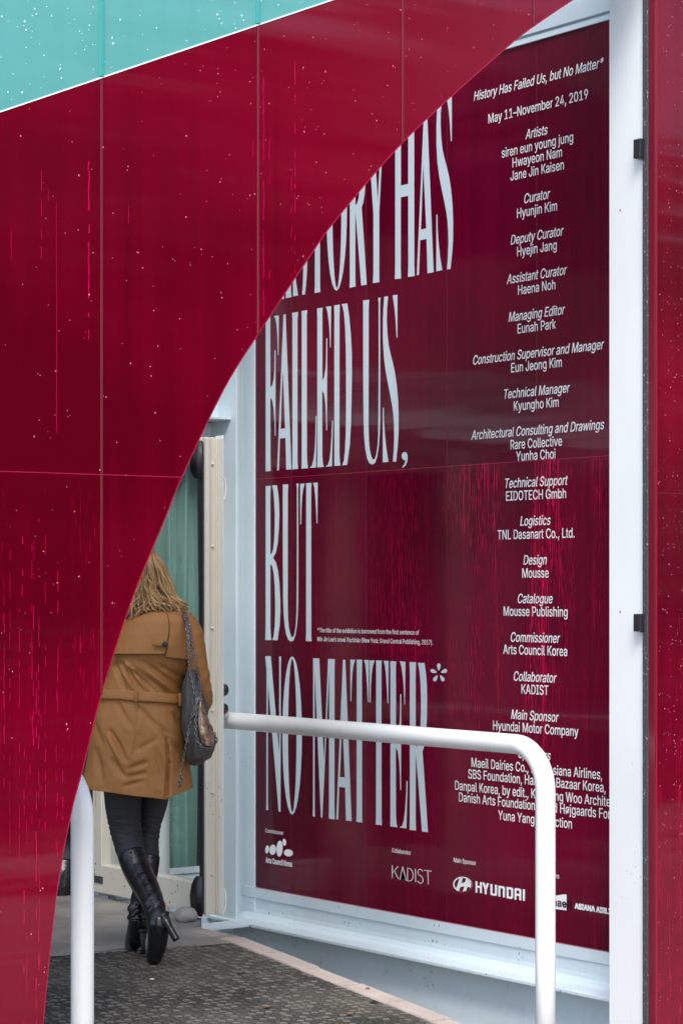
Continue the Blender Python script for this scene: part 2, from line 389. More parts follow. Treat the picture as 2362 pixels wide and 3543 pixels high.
# ------------------------------------------------------------------ red facade
ARCH = [Vector((u, z, 0)) for u, z in [(3.52, -.45), (3.553, -.05)] + [(5.777, 3.656), (5.573, 3.522), (5.449, 3.429), (5.184, 3.213), (4.957, 3.013), (4.701, 2.747), (4.582, 2.6), (4.379, 2.333), (4.243, 2.142), (4.083, 1.853), (4.016, 1.711), (3.895, 1.457), (3.785, 1.165), (3.712, 0.914), (3.676, 0.797), (3.632, 0.605), (3.601, 0.399), (3.573, 0.146)][::-1] + [(5.97, 3.775), (6.10, 3.85), (6.13, 3.87)]]
AR = [(p.x, p.y) for p in spline(ARCH, 6)]
U0, UE, ZT, ZB = 1.379, 6.13, 4.7, -.45
def tz(u): return 2.961 + .4215 * (u - 3.419)
redpoly = [(U0, ZB)] + AR + [(UE, tz(UE)), (U0, tz(U0))]
tealpoly = [(U0, tz(U0)), (UE, tz(UE)), (UE, ZT), (U0, ZT)]
seams = [1.379, 1.979, 2.579, 3.179, 3.779, 4.379, 4.986, 5.587, UE]
HS = 1.852
fac = thing('facade_screen', 'glossy crimson plastic facade with a sweeping curved cut and teal panels above', 'facade', (3.8, 0, ZB))
OFF = Vector((3.8, 0, ZB))
def fv(u, z, v=0): return Vector((u, v, z)) - OFF
for a, b in zip(seams, seams[1:]):
    for name, poly, m in (('red_panel', redpoly, M['red']), ('teal_panel', tealpoly, M['teal'])):
        p = clip(clip(poly, 0, b - .003, True), 0, a + .003, False)
        for lo in (True, False):
            q = clip(p, 1, HS - .0015 if lo else HS + .0015, lo)
            if len(q) > 2 and abs(area(q)) > .01:
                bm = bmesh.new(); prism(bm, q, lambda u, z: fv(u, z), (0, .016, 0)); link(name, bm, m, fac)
def arch_u(z):
    for (u0, z0), (u1, z1) in zip(AR, AR[1:]):
        if z0 <= z <= z1: return lerp(u0, u1, (z - z0) / (z1 - z0))
    return AR[0][0]
def arch_z(u):
    for (u0, z0), (u1, z1) in zip(AR, AR[1:]):
        if u0 <= u <= u1: return lerp(z0, z1, (u - u0) / (u1 - u0 + 1e-9))
    return ZB if u < AR[0][0] else AR[-1][1]
for s in seams[1:-1]:
    zb = arch_z(s)
    bm = nb(s - .004 - OFF.x, s + .004 - OFF.x, -.004, .010, zb + .004 - ZB, tz(s) - .004 - ZB, bev=.002); link('vertical_joint', bm, M['joint'], fac)
    bm = nb(s - .008 - OFF.x, s + .008 - OFF.x, -.005, .010, tz(s) + .006 - ZB, ZT - ZB, bev=.002); link('teal_joint', bm, M['tealjoint'], fac)
bm = nb(U0 - OFF.x, arch_u(HS) - .006 - OFF.x, -.0012, .006, HS - .0016 - ZB, HS + .0016 - ZB); link('horizontal_joint', bm, M['edge'], fac)
def ribbon(pts, wd, side):
    bm = bmesh.new(); A = []; B = []
    n = len(pts)
    for i, p in enumerate(pts):
        d = Vector(pts[min(i + 1, n - 1)]) - Vector(pts[max(i - 1, 0)]); nn = Vector((-d.y, d.x)).normalized() * side
        for dst, q, in ((A, Vector(p)), (B, Vector(p) + nn * wd)):
            dst.append((bm.verts.new(fv(q.x, q.y, -.0015)), bm.verts.new(fv(q.x, q.y, .0155))))
    for i in range(n - 1):
        bm.faces.new((A[i][0], B[i][0], B[i + 1][0], A[i + 1][0])); bm.faces.new((A[i][0], A[i + 1][0], A[i + 1][1], A[i][1])); bm.faces.new((B[i][0], B[i][1], B[i + 1][1], B[i + 1][0]))
    bmesh.ops.recalc_face_normals(bm, faces=bm.faces); return bm
link('cut_edge_glow', ribbon([(u - .0005, z) for u, z in AR], .0032, 1), M['edge'], fac)  # strip painted brighter for the light glowing along the cut
link('teal_edge_glow', ribbon([(U0, tz(U0) + .0005), (UE, tz(UE) + .0005)], .0042, 1), M['tealedge'], fac)  # near-white strip, edge glow painted into its colour
def drops(n, inside, u0, u1, z0, z1, sz, fr):
    bm = bmesh.new()
    for _ in range(n):
        u, z = rnd.uniform(u0, u1), rnd.uniform(z0, z1)
        if not inside(u, z): continue
        k = 1
        if rnd.random() < .25: k = 2
        for j in range(k):
            r = sz * (.45 + .75 * rnd.random() ** 2.2); uu = u + rnd.uniform(-.01, .01) * j; zz = z - .02 * j * rnd.random()
            m = Matrix.Translation(fr(uu, zz)) @ Matrix.Diagonal((r, r * .7, r * rnd.uniform(1, 1.5), 1))
            bmesh.ops.create_icosphere(bm, subdivisions=1, radius=1, matrix=m)
    return bm
isred = lambda u, z: z < tz(u) - .01 and (u < arch_u(z) - .012 if z < 3.86 else True) and rnd.random() < (.32 if z < 2.2 else .32 + .6 * min(1, (u - 3.2) / 2.5))
o = link('red_droplets', drops(2200, isred, 3.3, 6.1, 0, 4.0, .0023, lambda u, z: fv(u, z)), M['drop'], fac, True); o['kind'] = 'stuff'
o = link('teal_droplets', drops(620, lambda u, z: z > tz(u) + .02, 3.3, 5.0, 2.8, 3.9, .0027, lambda u, z: fv(u, z)), M['dropt'], fac, True); o['kind'] = 'stuff'

# wet run marks on the panels
def trails(cols, fr):
    bm = bmesh.new()
    for u, z1, z0, wd, duty in cols:
        z = z1
        while z > z0:
            ln = rnd.uniform(.006, .045) * (8 if duty >= 1 else 1)
            if rnd.random() < duty:
                uu = u + rnd.uniform(-.3, .3) * wd; ww = wd * rnd.uniform(.5, 1); zb = max(z0, z - ln)
                vs = [bm.verts.new(fr(a, b)) for a, b in ((uu - ww / 2, zb), (uu + ww / 2, zb), (uu + ww * .35, z), (uu - ww * .35, z))]; bm.faces.new(vs)
            z -= ln
    return bm
TC = [(3.617, 2.70, 1.98, .0028, 1), (3.733, 2.90, 2.28, .006, .72), (3.563, 2.80, 2.52, .0026, .7), (3.588, 2.80, 2.6, .002, .4), (3.457, 2.6, 2.45, .002, .6), (4.402, 3.2, 2.35, .004, .8), (4.425, 3.0, 2.5, .003, .35), (4.53, 3.3, 2.35, .004, .42), (4.515, 2.9, 2.45, .003, .5), (4.36, 3.0, 2.9, .0025, .7), (3.88, 2.72, 2.66, .003, .8)]
for _ in range(26):
    u = rnd.choice((3.44, 3.452, 3.49, 3.525, 3.54, 3.552, 3.578, 3.63, 3.70)) + rnd.gauss(0, .012); z1 = rnd.uniform(1.0, 1.84); TC.append((u, z1, z1 - rnd.uniform(.2, 1.2), rnd.uniform(.0018, .0042), rnd.uniform(.12, .5)))
TC = [(u, z1, max(z0, arch_z(u) + .02) if u > 3.52 else z0, wd, d) for u, z1, z0, wd, d in TC]
o = link('drip_trails', trails(TC, lambda u, z: fv(u, z, -.0006)), M['drip'], fac); o['kind'] = 'stuff'
# right hand part of the facade
fr_ = thing('facade_screen', 'narrow crimson plastic facade panel right of the white jamb post, with a black edge profile', 'facade', (6.5, 0, ZB))
o2 = Vector((6.5, 0, ZB))
for lo in (True, False):
    for a, b in ((6.196, 6.785), (6.791, 7.385), (7.391, 7.985)):
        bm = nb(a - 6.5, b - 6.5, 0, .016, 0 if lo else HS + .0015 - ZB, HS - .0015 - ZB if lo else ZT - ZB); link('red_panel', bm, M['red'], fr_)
bm = nb(6.189 - 6.5, 6.1955 - 6.5, -.003, .034, 0, ZT - ZB, bev=.002); link('edge_channel', bm, M['joint'], fr_)
bm = nb(6.1965 - 6.5, 6.200 - 6.5, -.003, -.0005, 0, ZT - ZB); link('bright_edge', bm, M['edge'], fr_)
bm = nb(6.187 - 6.5, 6.215 - 6.5, .034, .0645, 0, ZT - ZB, bev=.003); link('black_profile', bm, M['blackm'], fr_)
bm = nb(6.203 - 6.5, 7.98 - 6.5, -.0012, .002, HS - .002 - ZB, HS + .002 - ZB); link('horizontal_joint', bm, M['joint'], fr_)
for zc, hh in ((3.165, .037), (1.359, .034)):
    bm = nb(6.165 - 6.5, 6.197 - 6.5, .052, .092, zc - hh - ZB, zc + hh - ZB, bev=.004); link('clip_bracket', bm, M['black'], fr_)
o = link('red_droplets', drops(900, lambda u, z: rnd.random() < .7, 6.21, 6.5, -.3, 3.9, .0019, lambda u, z: Vector((u, 0, z)) - o2), M['drop'], fr_, True); o['kind'] = 'stuff'
o = link('red_droplets', drops(1300, lambda u, z: True, 6.5, 7.95, -.3, 3.9, .0019, lambda u, z: Vector((u, 0, z)) - o2), M['drop'], fr_, True); o['kind'] = 'stuff'

TC = [(6.205 + rnd.random() * .16, rnd.uniform(.3, 1.8), -.3, rnd.uniform(.0015, .003), rnd.uniform(.1, .45)) for _ in range(16)]
o = link('drip_trails', trails(TC, lambda u, z: Vector((u, -.0006, z)) - o2), M['drip'], fr_); o['kind'] = 'stuff'
# ------------------------------------------------------------------ white jamb post and steel frame
jb = thing('jamb_post', 'broad white painted steel jamb post between the lettered wall and the right red panel', 'post', (6.3, .17, -.45))
bm = nb(-.10, .12, -.104, .094, 0, 4.9, bev=.003); link('shaft', bm, M['white'], jb)
for zz in (1.85, 3.4):
    bm = bmesh.new(); bmesh.ops.create_uvsphere(bm, u_segments=8, v_segments=6, radius=.004, matrix=Matrix.Translation((-.10, .03, zz)))
    link('screw', bm, M['steel'], jb)

PU = 6.459
# I-section corner column
cl = thing('steel_column', 'white steel I section column in the corner between the open door and the lettered wall', 'column', (6.4, 3.2, -.137))
pr = [(6.352, 3.285), (6.352, 3.06 + .05), (6.360, 3.06 + .05), (6.360, 3.20), (6.365, 3.222), (6.38, 3.234), (6.40, 3.236), (6.425, 3.232), (6.443, 3.218), (6.450, 3.195), (6.452, 3.16), (6.452, 3.096), (6.4575, 3.094), (6.4575, 3.285)]
def xy(a, b): return (a - 6.4, b - 3.2, 0)
bm = bmesh.new(); prism(bm, pr, xy, (0, 0, 5.0)); o = link('section', bm, M['steel_shade'], cl)
for zz in (1.94, .078):
    bm = bmesh.new(); p = [(-.052, -.10 + .0, zz + .137 - .045), (-.052, -.135, zz + .137 - .045), (-.052, -.14, zz + .137), (-.052, -.135, zz + .137 + .045), (-.052, -.10, zz + .137 + .045)]
# horizontal beam under the lettered wall with ledge flange
bmz = thing('steel_beam', 'white steel beam with a projecting ledge under the lettered wall', 'beam', (6.45, 1.7, -.15))
pf = [(6.455, .018), (6.448, .018), (6.448, -.030), (6.455, -.034), (6.456, -.085), (6.453, -.105), (6.440, -.122), (6.42, -.130), (6.335, -.134), (6.331, -.138), (6.331, -.149), (6.335, -.151), (6.44, -.152), (6.50, -.152), (6.50, .018)]
bm = bmesh.new(); prism(bm, pf, lambda a, b: (a - 6.45, .262 - 1.7 + .005, b + .15), (0, 3.02 - .05 + .10, 0)); link('flange', bm, M['steel_shade'], bmz)
bm = bmesh.new(); prism(bm, [(6.47, -.153), (6.36, -.62), (6.53, -.62), (6.53, -.153)], lambda a, b: (a - 6.45, -1.43, b + .15), (0, 3.63, 0)); link('base_wall', bm, M['steel_shade'], bmz)
# top beam
tb = thing('steel_beam', 'white steel beam with a dark groove above the lettered wall', 'beam', (6.45, 1.7, 3.79))
pf = [(6.449, -.002), (6.449, .020), (6.463, .022), (6.463, .030), (6.444, .032), (6.440, .10), (6.440, .60), (6.52, .60), (6.52, -.002)]
bm = bmesh.new(); prism(bm, pf, lambda a, b: (a - 6.45, .267 - 1.7, b), (0, 2.825, 0)); link('web', bm, M['steel_shade'], tb)
tg = nb(.0155, .03, .267 - 1.7, 1.39, .0205, .0315); link('groove', tg, M['blackm'], tb)

